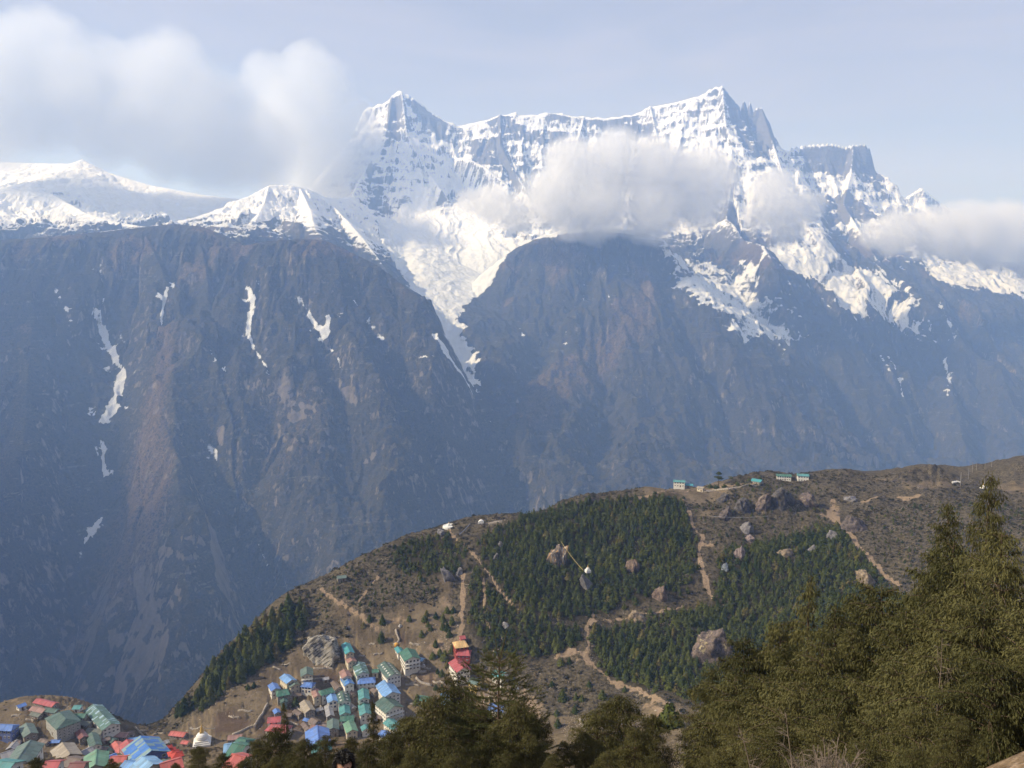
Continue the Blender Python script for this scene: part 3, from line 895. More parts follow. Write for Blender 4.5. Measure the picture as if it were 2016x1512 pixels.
def resample(P, step):
    P = np.array(P, float)
    seg = np.linalg.norm(np.diff(P, axis=0), axis=1)
    s_ = np.r_[0, np.cumsum(seg)]
    n = max(2, int(s_[-1] / step) + 1)
    u = np.linspace(0, s_[-1], n)
    return np.stack([np.interp(u, s_, P[:, i]) for i in range(3)], -1), u / s_[-1]


for k, (P, w0, w1) in enumerate(path_world):
    if len(P) < 2: continue
    Q, t = resample(P, 1.2)
    wob = fbm(np.arange(len(Q)) * 0.11, np.full(len(Q), k * 7.3), 3, 251) * 2.2
    d = np.gradient(Q[:, :2], axis=0)
    d /= np.linalg.norm(d, axis=1)[:, None] + 1e-9
    nrm = np.stack([-d[:, 1], d[:, 0]], -1)
    wd = (w0 + (w1 - w0) * t) * (0.55 + 0.35 * fbm(np.arange(len(Q)) * 0.23, np.full(len(Q), k * 3.1), 3, 255))
    wd *= 0.5 * (0.35 + 1.0 * sstep(-0.25, 0.15, fbm(np.arange(len(Q)) * 0.07, np.full(len(Q), k * 5.7), 3, 258)))
    wd *= np.minimum(1, np.minimum(np.arange(len(Q)), np.arange(len(Q))[::-1]) / 4 + 0.05)
    rows = []
    for s_ in (-1, -0.5, 0, 0.5, 1):
        xy = Q[:, :2] + nrm * (wob + s_ * wd)[:, None]
        rows.append(np.c_[xy, hill.height(xy[:, 0], xy[:, 1]) + 0.22 - 0.12 * abs(s_)])
    V = np.stack(rows, 1)
    idx = np.arange(V.shape[0] * 5).reshape(-1, 5)
    q = np.stack([idx[:-1, :-1], idx[:-1, 1:], idx[1:, 1:], idx[1:, :-1]], -1).reshape(-1, 4)[:, ::-1]
    tag(np_mesh("footpath", V, q, M_PATH), kind="structure")

# ------------------------------------------------------------------ conifers and scrub on the hill
def clump_material(name, dark, light, warm=None, trans=0.0):
    m = MT(name, 0.85, 0.05)
    oi = m.n.new("ShaderNodeObjectInfo")
    t = m.math('FRACT', m.math('ADD', m.attr('tint'), oi.outputs['Random']))
    c = m.mix(t, dark, light)
    if warm:
        c = m.mix(m.mr(t, 0.82, 1.0), c, warm)
    f = m.noise(m.co('Object'), 1.6, 3, 0.6)
    c = m.mix(m.math('MULTIPLY', f, 0.55), c, tuple(v * 0.45 for v in dark))
    m.color(c)
    return m.m


M_CON = clump_material("conifer_needles", (0.032, 0.050, 0.014), (0.140, 0.152, 0.040), (0.17, 0.135, 0.050))
M_BUSH = clump_material("scrub_leaves", (0.032, 0.034, 0.020), (0.130, 0.106, 0.072), (0.22, 0.175, 0.128))
M_BARK = MT("bark", 0.95, 0.02)
M_BARK.color(M_BARK.mix(M_BARK.noise(M_BARK.co('Object', (6, 6, 1)), 3.0, 5, 0.65), (0.035, 0.026, 0.02), (0.17, 0.125, 0.095)))
M_BARK = M_BARK.m


def tri_clump(P, Nn, size, r, elong=1.4):
    """one triangle per point, facing about Nn"""
    n = len(P)
    t = r.normal(size=(n, 3)); t -= (t * Nn).sum(1)[:, None] * Nn
    t /= np.linalg.norm(t, axis=1)[:, None] + 1e-9
    b = np.cross(Nn, t)
    s = size[:, None] if np.ndim(size) else size
    a = P + t * s * elong
    c = P - t * s * 0.7 + b * s * 0.8
    d = P - t * s * 0.7 - b * s * 0.8
    return np.stack([a, c, d], 1).reshape(-1, 3)


def conifer_pts(n, seed, shape=1.0):
    """vertices of a unit conifer crown (height 1, radius about 0.3)"""
    r = np.random.default_rng(seed)
    u = 1 - np.sqrt(r.uniform(0.0004, 1, n))           # more low down
    lay = np.floor(u * 9 + r.uniform(-.2, .2, n)) / 9
    az = r.uniform(0, 2 * math.pi, n)
    lob = 1 + 0.28 * np.sin(az * 3 + lay * 20 + seed) + 0.2 * np.sin(az * 5 - lay * 31)
    rad = 0.30 * (1 - u) ** (0.75 * shape) * lob * np.sqrt(r.uniform(0.25, 1.1, n)) + 0.012
    z = 0.06 + 0.94 * u - rad * 0.25
    P = np.stack([np.cos(az) * rad, np.sin(az) * rad, z], -1)
    N = np.stack([np.cos(az), np.sin(az), r.uniform(0.1, 1.1, n)], -1) + r.normal(size=(n, 3)) * 0.45
    N /= np.linalg.norm(N, axis=1)[:, None]
    return tri_clump(P, N, (0.052 + 0.05 * (1 - u)) * r.uniform(.7, 1.3, n), r)


def bush_pts(n, seed):
    r = np.random.default_rng(seed)
    v = r.normal(size=(n, 3)); v /= np.linalg.norm(v, axis=1)[:, None]
    v[:, 2] = np.abs(v[:, 2])
    lob = 0.72 + 0.28 * np.sin(v[:, 0] * 4 + seed) * np.cos(v[:, 1] * 5 + seed * 2)
    P = v * lob[:, None] * r.uniform(0.55, 1.05, n)[:, None] * np.array([1, 1, .85])
    N = v + r.normal(size=(n, 3)) * 0.5
    N /= np.linalg.norm(N, axis=1)[:, None]
    return tri_clump(P, N, 0.26 * r.uniform(.7, 1.3, n), r, 1.2)


def merge(variants, X, Y, Z, S, SZ, tint):
    """numpy copies of the variants at the given places, as one vertex array"""
    V = []; Tn = []
    r = np.random.default_rng(5)
    which = r.integers(0, len(variants), len(X)); rot = r.uniform(0, 6.28, len(X))
    for i in range(len(X)):
        v = variants[which[i]]
        c, s_ = math.cos(rot[i]), math.sin(rot[i])
        V.append(np.stack([(v[:, 0] * c - v[:, 1] * s_) * S[i] + X[i], (v[:, 0] * s_ + v[:, 1] * c) * S[i] + Y[i], v[:, 2] * SZ[i] + Z[i]], -1))
        Tn.append(np.full(len(v), tint[i]))
    V = np.concatenate(V); Tn = np.concatenate(Tn)
    return V, np.arange(len(V)).reshape(-1, 3), Tn


def scatter(polys, step, jitter, seed, keep=None):
    r = np.random.default_rng(seed)
    out = []
    for p in polys:
        wp = np.array(hh(p))
        a, b = wp[:, :2].min(0), wp[:, :2].max(0)
        gx, gy = np.meshgrid(np.arange(a[0], b[0], step), np.arange(a[1], b[1], step))
        gx = gx.ravel() + r.uniform(-jitter, jitter, gx.size); gy = gy.ravel() + r.uniform(-jitter, jitter, gy.size)
        sd_ = poly_sdf(gx, gy, wp)
        m = sd_ > r.uniform(-4, 4, gx.size)
        out.append(np.stack([gx[m], gy[m]], -1))
    return np.concatenate(out)


def sample_field(F, x, y):
    z = hill.z
    hill.z = F
    v = hill.height(x, y)
    hill.z = z
    return v


BOULDERS = []        # filled below: (x, y, z, radius) used to keep trees off the rocks
BOULDER_PX = [  # px, py of the foot, width px, height px, kind, label
    (1100, 1108, 44, 42, 'stain', "tall cliff boulder streaked white and orange among the dense conifers"),
    (1153, 1157, 27, 34, 'grey', "smooth grey boulder carrying a small white shrine in the dense forest"),
    (1244, 1122, 28, 26, 'brown', "round brown boulder alone in the middle of the dark forest"),
    (1300, 1176, 36, 26, 'brown', "brown mossy boulder by the clearing at the foot of the dark forest"),
    (1255, 1216, 34, 16, 'tan', "low tan rock outcrop at the lower edge of the dark forest"),
    (1402, 1288, 88, 66, 'lichen', "largest boulder on the slope, lichen covered, beside the near junipers"),
    (1459, 1094, 24, 22, 'pink', "pale pinkish boulder at the upper edge of the right-hand woodland"),
    (1427, 1122, 13, 16, 'blue', "small bluish upright stone below the stepped path"),
    (1706, 1148, 38, 28, 'tan', "pale yellow topped boulder beside the lower end of the right-hand path"),
    (1681, 1038, 48, 24, 'dark', "long dark flat boulder beside the bend of the right-hand path"),
    (1637, 1057, 20, 15, 'grey', "small leaning slab in the trees left of the dark flat boulder"),
    (1600, 1084, 20, 14, 'grey', "grey boulder half hidden by trees right of centre of the woodland"),
    (1545, 1092, 34, 14, 'tan', "flat broken tan rocks in the upper woodland"),
    (1470, 1044, 30, 22, 'grey', "pale grey slab on the scrub slope under the string of white flags"),
    (1430, 1016, 30, 20, 'dark', "dark split rock beside the small brown field on the crest"),
    (1462, 1002, 34, 24, 'crag', "grey crag with a pale top below the crest"),
    (1505, 996, 28, 30, 'lichen', "crag with a yellow lichen face below the crest"),
    (1534, 992, 32, 34, 'crag', "darkest and tallest crag in the row under the two green roofs"),
    (1556, 988, 24, 22, 'crag', "middle-sized crag right of the tallest one"),
    (1587, 990, 38, 22, 'lichen', "broad crag with a pale yellow face at the right end of the crag row"),
    (1424, 985, 26, 16, 'crag', "low dark outcrop at the left end of the crag row"),
    (637, 1286, 72, 44, 'strata', "big tilted outcrop with pale stripes above the village"),
    (878, 1138, 26, 26, 'grey', "grey outcrop left of the wide dirt gully"),
    (986, 1075, 12, 12, 'grey', "pale pointed stone in the trees below the viewpoint"),
    (976, 1099, 9, 12, 'grey', "thin pale stone in the trees below the pointed one"),
    (996, 1232, 15, 10, 'white', "white rock above the top of the tall foreground sapling"),
    (905, 1128, 16, 14, 'grey', "small grey rock at the head of the wide dirt gully"),
    (1480, 1064, 22, 14, 'pink', "pink scree block under the pale grey slab"),
    (868, 1052, 18, 12, 'grey', "slab on the steep edge left of the viewpoint"),
    (1676, 984, 26, 8, 'grey', "flat pale rocks beside the sandy patch on the right-hand plateau"),
]
for b in BOULDER_PX:
    h = hill.hit(b[0], b[1], 120)
    mpp = math.hypot(h[0], h[1]) / F_PX * 1.05
    BOULDERS.append((h, b[2] * mpp, b[3] * mpp))


def clear_of_rocks(x, y, k=0.5):
    ok = np.ones(len(x), bool)
    for h, w, hgt in BOULDERS:
        ok &= (np.hypot(x - h[0], y - h[1]) > w * k) & ~((np.abs(x - h[0]) < w * 0.45) & (y < h[1]) & (y > h[1] - 3.5))
    return ok


CON_V = [conifer_pts(95, 300 + k, 1.0 + 0.25 * (k % 3)) for k in range(8)]
CON_FINE = [conifer_pts(420, 340 + k, 0.8 + 0.3 * (k % 3)) for k in range(5)]

xy = scatter(FOREST[:1], 3.7, 1.7, 401)
xy = np.concatenate([xy, scatter(FOREST[1:2], 3.8, 1.8, 402), scatter(FOREST[2:3], 3.9, 1.8, 403), scatter(FOREST[3:4], 5.2, 2.4, 404)])
ok = (sample_field(bare, xy[:, 0], xy[:, 1]) < 0.35) & clear_of_rocks(xy[:, 0], xy[:, 1])
xy = xy[ok]
ht = rng.uniform(3.4, 7.6, len(xy)) * (1 + 0.22 * fbm(xy[:, 0] / 25, xy[:, 1] / 25, 3, 411))
# odd conifers and big bushes over the scrub slopes
SC2 = [[(600, 1180), (650, 1142), (780, 1072), (900, 1080), (910, 1130), (860, 1180), (760, 1215), (640, 1235)], [(1370, 1000), (1640, 1000), (1650, 1040), (1500, 1080), (1420, 1100), (1390, 1060)], [(1700, 1000), (2016, 990), (2016, 1100), (1800, 1150), (1720, 1080)], [(1240, 975), (1500, 950), (1620, 950), (1620, 985), (1400, 1010), (1260, 985)]]
x2 = np.concatenate([scatter(SC2[:1], 5.0, 2.4, 406), scatter(SC2[1:], 7.0, 3.4, 405)])
x2 = x2[(sample_field(bare, x2[:, 0], x2[:, 1]) < 0.3) & (sample_field(grass, x2[:, 0], x2[:, 1]) < 0.4) & clear_of_rocks(x2[:, 0], x2[:, 1])]
xy = np.concatenate([xy, x2]); ht = np.concatenate([ht, rng.uniform(1.5, 3.9, len(x2))])
zz = hill.height(xy[:, 0], xy[:, 1])
app = ht / xy[:, 1]
order = np.argsort(-app)
N_SOLO = 118
solo, mass = order[:N_SOLO], order[N_SOLO:]
wr = rng.uniform(0.85, 1.25, len(xy))
tn = np.clip(0.45 + 0.5 * fbm(xy[:, 0] / 30, xy[:, 1] / 30, 3, 421) + rng.normal(size=len(xy)) * 0.22, 0.01, 0.97)
V, Fc, Tn = merge(CON_V, xy[mass, 0], xy[mass, 1], zz[mass] - 0.2, ht[mass] * wr[mass] * 1.12, ht[mass], tn[mass])
forest_ob = np_mesh("forest", V, Fc, M_CON, {"tint": Tn}, smooth=False)
tag(forest_ob, "dense dark green conifer wood covering the hillside", "forest", kind="stuff")

# one conifer with its parts, copied
def tube(pts, rads, seg=6):
    pts = np.array(pts, float); V = []; F = []
    n = len(pts)
    for i in range(n):
        d = pts[min(i + 1, n - 1)] - pts[max(i - 1, 0)]
        d /= np.linalg.norm(d) + 1e-9
        a = np.cross(d, (0.3, 0.9, 0.2)); a /= np.linalg.norm(a) + 1e-9
        b = np.cross(d, a)
        for k in range(seg):
            t = 2 * math.pi * k / seg
            V.append(pts[i] + (a * math.cos(t) + b * math.sin(t)) * rads[i])
    for i in range(n - 1):
        for k in range(seg):
            F.append((i * seg + k, i * seg + (k + 1) % seg, (i + 1) * seg + (k + 1) % seg, (i + 1) * seg + k))
    return np.array(V), np.array(F)


def empty(name, loc, rz=0.0, sc=1.0):
    o = bpy.data.objects.new(name, None)
    COL.objects.link(o)
    o.empty_display_size = 0.2
    o.location = loc
    o.rotation_euler = (0, 0, rz)
    o.scale = (sc,) * 3 if np.ndim(sc) == 0 else sc
    return o


CON_ME = []
for k, v in enumerate(CON_FINE):
    c = np_mesh("crown", v, np.arange(len(v)).reshape(-1, 3), M_CON, {"tint": np.full(len(v), 0.1)}, smooth=False, link=False).data
    tv, tf = tube([(0, 0, -0.12), (0.004, 0, 0.4), (0, 0.003, 0.92)], [0.022, 0.015, 0.003])
    t = np_mesh("trunk", tv, tf, M_BARK, link=False).data
    CON_ME.append((c, t))


def conifer(loc, h, w, label, group, cat="conifer", name="conifer_tree"):
    o = empty(name, loc, random.uniform(0, 6.28), (w, w, h))
    tag(o, label, cat, group)
    c, t = CON_ME[random.randrange(len(CON_ME))]
    for nm, me in (("crown", c), ("trunk", t)):
        q = bpy.data.objects.new(nm, me); COL.objects.link(q); q.parent = o
    return o


for i in solo:
    conifer((xy[i, 0], xy[i, 1], zz[i] - 0.2), ht[i], ht[i] * wr[i] * 1.1, "dark green conifer at the near edge of the hillside wood", "conifers at the near edge of the wood")
PINES = [[(345, 1412), (400, 1338), (450, 1290), (500, 1243), (560, 1192), (610, 1192), (600, 1235), (555, 1285), (505, 1325), (440, 1372), (400, 1395)]]
pxy = scatter(PINES, 5.4, 2.4, 431)
np.random.default_rng(3).shuffle(pxy)
pxy = pxy[clear_of_rocks(pxy[:, 0], pxy[:, 1])][:125]
for (px_, py_) in pxy:
    h = random.uniform(8.5, 13.5) if random.random() < 0.75 else random.uniform(5, 8)
    conifer((px_, py_, float(hill.height(px_, py_)) - 0.3), h, h * random.uniform(0.8, 1.05), "tall dark pine on the steep left edge of the hill above the gorge", "pines on the steep left edge")
LONE = [(806, 1222, 5), (751, 1262, 8), (836, 1222, 5), (843, 1232, 4), (858, 1216, 5), (848, 1240, 4), (830, 1252, 5), (840, 1247, 3), (858, 1272, 6), (872, 1222, 6), (880, 1205, 5), (880, 1240, 7), (890, 1228, 7), (872, 1238, 6), (885, 1252, 6), (893, 1205, 5),
        (866, 1290, 6), (876, 1297, 7), (852, 1295, 5), (880, 1312, 5), (862, 1325, 4), (858, 1357, 4), (870, 1330, 5), (870, 1356, 4), (890, 1285, 6), (822, 1385, 7), (835, 1392, 6), (1098, 1430, 6), (1096, 1407, 4), (1132, 1402, 5), (1108, 1378, 8), (1134, 1376, 5), (1087, 1350, 4),
        (1104, 1308, 5), (1121, 1306, 5), (1186, 1374, 6), (1318, 1432, 9), (1146, 1380, 5), (1160, 1350, 4), (1230, 1360, 4), (582, 1388, 6), (753, 1226, 7), (728, 1222, 6), (755, 1228, 5), (735, 1402, 5), (500, 1352, 4), (488, 1356, 4), (840, 1212, 5), (716, 1235, 5)]
for (a, b, h) in LONE:
    p = hill.hit(a, b, 200)
    conifer((p[0], p[1], p[2] - 0.2), h, h * random.uniform(1.0, 1.5), "small dark conifer standing among the brown fields of the village", "conifers among the brown fields")

# scrub: nobody could count it
r_ = np.random.default_rng(441)
NB = 30000
ba = r_.uniform(-0.62, 0.64, NB * 2); br = np.sqrt(r_.uniform(360 ** 2, 880 ** 2, NB * 2))
bx, by = np.sin(ba) * br, np.cos(ba) * br
gz = hill.height(bx, by)
dens = 1 - 0.93 * sample_field(grass, bx, by) - sample_field(bare, bx, by) * 1.3 - 0.7 * sample_field(forest, bx, by)
dens *= 0.35 + 0.9 * sstep(-0.25, 0.3, fbm(bx / 22, by / 22, 4, 445))
k_ = (r_.uniform(0, 1, NB * 2) < dens) & (gz > -420) & clear_of_rocks(bx, by, 0.45)
bx, by, gz = bx[k_][:NB], by[k_][:NB], gz[k_][:NB]
sz = r_.uniform(0.5, 1.7, len(bx)) * (1 + 0.9 * (r_.uniform(0, 1, len(bx)) > 0.85))
V, Fc, Tn = merge([bush_pts(34, 460 + k) for k in range(8)], bx, by, gz - 0.1, sz, sz * r_.uniform(.6, 1.0, len(bx)), r_.uniform(0.02, .97, len(bx)))
tag(np_mesh("undergrowth", V, Fc, M_BUSH, {"tint": Tn}, smooth=False), "brown and purple winter scrub over the hillside", "scrub", kind="stuff")


# ------------------------------------------------------------------ boulders and crags
def rock_material(kind):
    m = MT("rock_" + kind, 0.9, 0.06)
    o = m.co('Object')
    f = m.noise(o, 0.35, 7, 0.66, 0.4); f2 = m.noise(o, 1.6, 6, 0.7)
    cols = {'grey': ((.10, .095, .10), (.27, .26, .27)), 'brown': ((.07, .052, .045), (.25, .19, .155)), 'tan': ((.10, .08, .065), (.40, .32, .22)), 'pink': ((.13, .10, .10), (.33, .27, .26)), 'blue': ((.12, .14, .17), (.30, .33, .37)),
            'dark': ((.03, .027, .028), (.20, .165, .15)), 'crag': ((.025, .024, .025), (.17, .155, .15)), 'lichen': ((.04, .034, .032), (.24, .19, .17)), 'white': ((.3, .29, .29), (.62, .6, .6)), 'stain': ((.06, .052, .05), (.22, .19, .165)), 'strata': ((.07, .065, .06), (.38, .345, .30))}[kind]
    c = m.mix(m.mr(m.math('ADD', m.math('MULTIPLY', f, .6), m.math('MULTIPLY', f2, .5)), .38, .75), *cols)
    if kind == 'stain':
        st = m.noise(m.co('Object', (1, 1, .12)), .5, 5, .6)
        c = m.mix(m.mr(st, .52, .60), c, (.36, .22, .10)); c = m.mix(m.mr(m.noise(m.co('Object', (1.4, 1.4, .10)), .4, 4, .6), .58, .64), c, (.62, .56, .48))
    if kind == 'lichen':
        c = m.mix(m.mr(m.noise(o, .22, 4, .6), .56, .68), c, (.36, .31, .19))
    if kind == 'strata':
        mr_ = m.n.new("ShaderNodeMapping"); mr_.inputs['Rotation'].default_value = (0.2, -0.85, .3); m.l.new(o, mr_.inputs[0])
        ms_ = m.n.new("ShaderNodeMapping"); ms_.inputs['Scale'].default_value = (1.0, .5, .07); m.l.new(mr_.outputs[0], ms_.inputs[0])
        st = m.noise(ms_.outputs[0], .9, 7, .68, .25)
        c = m.mix(m.mr(st, .40, .56), (.060, .055, .05), m.mix(f2, (.24, .225, .20), (.46, .43, .38)))
    m.color(c)
    m.bump(m.math('ADD', f, m.math('MULTIPLY', f2, .4)), 0.8, 0.9)
    return m.m


ROCK_M = {}


def boulder(loc, w, hgt, kind, label, seed, cat="boulder", group=None):
    bm = bmesh.new()
    bmesh.ops.create_icosphere(bm, subdivisions=5, radius=1.0)
    P = np.array([v.co[:] for v in bm.verts])
    r = np.random.default_rng(seed)
    # cut by random planes for facets, then roughen
    for k in range(16):
        n = r.normal(size=3); n[2] = abs(n[2]) * 0.9; n /= np.linalg.norm(n)
        d = r.uniform(0.50, 0.92)
        s_ = P @ n
        P = P - np.where(s_ > d, s_ - d, 0)[:, None] * n
    a = seed * 1.7
    q = ridged(P[:, 0] * 1.6 + P[:, 2] * 0.9 + a, P[:, 1] * 1.6 - P[:, 2] * 0.7, 5, seed % 50)
    q2 = fbm(P[:, 0] * 1.1 + a, P[:, 1] * 1.1 + P[:, 2] * .8, 3, seed % 31)
    P = P * (1 + 0.34 * (q - .5) + 0.45 * q2)[:, None]
    P = P * (1 + 0.05 * fbm(P[:, 0] * 9 + P[:, 2] * 6, P[:, 1] * 9 - P[:, 2] * 5, 4, seed % 17, gain=.65))[:, None]
    e = P.max(0) - P.min(0)
    top = hgt * 0.86
    P = P / e * np.array([w, w * 0.85, top * 1.9])
    P[:, 0] += P[:, 2] * r.uniform(-.35, .35)
    P[:, 2] += top - P[:, 2].max()
    bm.free()
    bm = bmesh.new()
    bmesh.ops.create_icosphere(bm, subdivisions=5, radius=1.0)
    bm.verts.ensure_lookup_table()
    F = np.array([[v.index for v in f.verts] for f in bm.faces])
    bm.free()
    if kind not in ROCK_M: ROCK_M[kind] = rock_material(kind)
    o = np_mesh("boulder", P, F, ROCK_M[kind], smooth=False)
    o.location = loc
    o.rotation_euler = (0, 0, r.uniform(-.4, .4))
    return tag(o, label, cat, group)


for k, (b, (h, w, hg)) in enumerate(zip(BOULDER_PX, BOULDERS)):
    boulder(h, w, hg, b[4], b[5], 500 + k)


# loose stones and rubble about the village and the dirt gullies: nobody could count them
r_ = np.random.default_rng(471)
NS = 5200
ba = r_.uniform(-0.60, 0.45, NS * 5); br = np.sqrt(r_.uniform(400 ** 2, 700 ** 2, NS * 5))
bx, by = np.sin(ba) * br, np.cos(ba) * br
dens = 0.22 * sample_field(w_v, bx, by) + 0.5 * sample_field(bare, bx, by)
dens *= 0.2 + 1.2 * sstep(0.0, 0.35, fbm(bx / 16, by / 16, 4, 475))
k_ = r_.uniform(0, 1, NS * 5) < dens
bx, by = bx[k_][:NS], by[k_][:NS]
ico = bmesh.new(); bmesh.ops.create_icosphere(ico, subdivisions=1, radius=1.0); ico.verts.ensure_lookup_table()
IV = np.array([v.co[:] for v in ico.verts]); IF = np.array([[v.index for v in f.verts] for f in ico.faces]); ico.free()
sv = [(IV * (1 + .35 * np.random.default_rng(480 + k).normal(size=(len(IV), 1)) * .6) * np.array([1, .8, .6]))[IF].reshape(-1, 3) for k in range(6)]
sz = r_.uniform(.18, .6, len(bx)) * (1 + 1.2 * (r_.uniform(0, 1, len(bx)) > .93))
V, Fc, Tn = merge(sv, bx, by, hill.height(bx, by), sz, sz, r_.uniform(0, 1, len(bx)))
M_RUB = MT("rubble", .9, .05); M_RUB.color(M_RUB.mix(M_RUB.attr('tint'), (.10, .085, .07), (.46, .40, .33)))
tag(np_mesh("rubble", V, Fc, M_RUB.m, {"tint": Tn}, smooth=False), "loose stones and rubble scattered over the village ground", "rubble", kind="stuff")

# ------------------------------------------------------------------ houses of the village
def roof_material(name, col, patch=None, pf=0.62, rust=0.32):
    m = MT("roof_" + name, 0.45, 0.35)
    o = m.co('Object')
    sep = m.n.new("ShaderNodeSeparateXYZ"); m.l.new(o, sep.inputs[0])
    sx = m.math('FLOOR', m.math('MULTIPLY', sep.outputs[0], 1.05)); sy = m.math('FLOOR', m.math('MULTIPLY', sep.outputs[1], 0.42))
    cmb = m.n.new("ShaderNodeCombineXYZ"); m.l.new(sx, cmb.inputs[0]); m.l.new(sy, cmb.inputs[1])
    oi = m.n.new("ShaderNodeObjectInfo"); m.l.new(m.math('MULTIPLY', oi.outputs['Random'], 90), cmb.inputs[2])
    wn_n = m.n.new("ShaderNodeTexWhiteNoise"); m.l.new(cmb.outputs[0], wn_n.inputs['Vector'])
    v = wn_n.outputs['Value']
    lo = tuple(c * 0.78 for c in col); hi = tuple(min(1, c * 1.18 + .012) for c in col)
    c = m.mix(v, lo, hi)
    if patch:
        c = m.mix(m.mr(v, pf, pf + .02), c, patch)
    f = m.noise(o, .55, 6, .65)
    c = m.mix(m.mr(f, .48, .70, 0, .75), c, tuple(x * .50 + .10 for x in col))
    g = m.noise(m.co('Object', (1, .15, .15)), 2.2, 4, .6)
    c = m.mix(m.math('MULTIPLY', m.mr(g, .54, .68), rust), c, (.20, .11, .07))
    m.color(c)
    w = m.n.new("ShaderNodeTexWave"); w.bands_direction = 'X'; w.inputs['Scale'].default_value = 1.6
    m.l.new(o, w.inputs['Vector'])
    m.bump(w.outputs['Fac'], .35, .05)
    return m.m


def wall_material(name, a, b, stone=0.0):
    m = MT("wall_" + name, .9, .05)
    o = m.co('Object')
    f = m.noise(o, .9, 6, .65); d = m.noise(m.co('Object', (1, 1, .15)), 1.4, 4, .6)
    c = m.mix(m.mr(f, .3, .7), a, b)
    c = m.mix(m.mr(d, .55, .75, 0, .4), c, tuple(x * .5 for x in a))
    if stone:
        v = m.voro(m.co('Object', (1, 1, 1.8)), 2.2, 'F1', 'Color')
        s_ = m.n.new("ShaderNodeSeparateColor"); m.l.new(v, s_.inputs[0])
        c = m.mix(stone, c, m.mix(s_.outputs[0], (.12, .10, .085), (.40, .36, .31)))
    m.color(c)
    return m.m


RC = {'blue': (.045, .17, .55), 'lightblue': (.15, .36, .62), 'skyblue': (.09, .28, .62), 'teal': (.035, .24, .25), 'green': (.022, .14, .095), 'darkgreen': (.040, .105, .085), 'greygreen': (.085, .15, .13), 'red': (.40, .045, .055), 'scarlet': (.48, .075, .06), 'darkred': (.19, .045, .045),
      'brick': (.30, .15, .12), 'brown': (.15, .105, .085), 'grey': (.26, .26, .28), 'tan': (.30, .25, .18), 'yellow': (.62, .37, .10), 'lightgreen': (.10, .27, .16), 'olive': (.10, .12, .09)}
def dull(c, k=.80):
    g = sum(c) / 3
    return tuple(g + (v - g) * k + .012 for v in c)


RC = {k: dull(v) for k, v in RC.items()}
ROOFS = {k: roof_material(k, v) for k, v in RC.items()}
ROOFS['bluepatch'] = roof_material('bluepatch', (.05, .18, .52), (.20, .30, .30), .6)
ROOFS['greenpatch'] = roof_material('greenpatch', (.07, .15, .13), (.26, .38, .48), .84)
ROOFS['tealblue'] = roof_material('tealblue', (.06, .27, .36), (.05, .27, .25), .55)
ROOFS['striped'] = roof_material('striped', (.42, .5, .55), (.10, .2, .22), .5)
WALLS = {'white': wall_material('white', (.60, .58, .54), (.76, .74, .69)), 'cream': wall_material('cream', (.48, .42, .31), (.62, .55, .42)), 'stone': wall_material('stone', (.24, .21, .18), (.42, .38, .33), .75), 'blue': wall_material('blue', (.10, .14, .36), (.20, .24, .45)),
         'red': wall_material('red', (.30, .06, .05), (.40, .10, .08)), 'dark': wall_material('dark', (.09, .08, .075), (.16, .145, .13), .4), 'grey': wall_material('grey', (.26, .26, .26), (.40, .40, .39)), 'yellow': wall_material('yellow', (.55, .42, .16), (.66, .52, .24)), 'green': wall_material('green', (.12, .2, .17), (.22, .3, .26)), 'pink': wall_material('pink', (.55, .42, .38), (.66, .55, .5))}


def plain(name, col, rough=.7, spec=.2, metal=0.0):
    m = MT(name, rough, spec)
    m.b.inputs['Metallic'].default_value = metal
    f = m.noise(m.co('Object'), 3.0, 5, .6)
    m.color(m.mix(f, tuple(c * .75 for c in col), tuple(min(1, c * 1.15) for c in col)))
    return m.m


M_FRAME = {'w': plain("frame_white", (.68, .67, .64)), 'b': plain("frame_blue", (.08, .16, .40)), 'd': plain("frame_dark", (.07, .055, .045)), 'g': plain("frame_green", (.04, .15, .11))}
mg = MT("window_glass", .08, .6); mg.color(mg.mix(mg.noise(mg.co('Object'), .8, 3), (.012, .014, .018), (.05, .06, .075)))
M_GLASS = mg.m
M_DOOR = plain("door_wood", (.13, .08, .05))


def mb_box(bm, x0, x1, y0, y1, z0, z1):
    vs = [bm.verts.new((x, y, z)) for x in (x0, x1) for y in (y0, y1) for z in (z0, z1)]
    for f in ((0, 1, 3, 2), (4, 6, 7, 5), (0, 4, 5, 1), (2, 3, 7, 6), (0, 2, 6, 4), (1, 5, 7, 3)):
        bm.faces.new([vs[i] for i in f])


def bm_obj(name, bm, mat, parent=None, link=True):
    me = bpy.data.meshes.new(name)
    bmesh.ops.recalc_face_normals(bm, faces=bm.faces)
    bm.to_mesh(me); bm.free()
    if mat: me.materials.append(mat)
    o = bpy.data.objects.new(name, me)
    if link: COL.objects.link(o)
    if parent: o.parent = parent
    return o


def win_mesh():
    bm = bmesh.new()                              # faces -y, centred, unit width/height; frame stands proud of the wall
    for b in ((-.5, .5, .42, .5), (-.5, .5, -.5, -.42), (-.5, -.40, -.42, .42), (.40, .5, -.42, .42), (-.035, .035, -.42, .42)):
        mb_box(bm, b[0], b[1], -.07, .03, b[2], b[3])
    f = bm_obj("window", bm, M_FRAME['w'], link=False).data
    bm = bmesh.new()
    mb_box(bm, -.40, .40, -.025, .02, -.42, .42)
    p = bm_obj("pane", bm, M_GLASS, link=False).data
    bm = bmesh.new()
    mb_box(bm, -.5, .5, -.06, .03, 0, 1)
    d = bm_obj("door", bm, M_DOOR, link=False).data
    return f, p, d


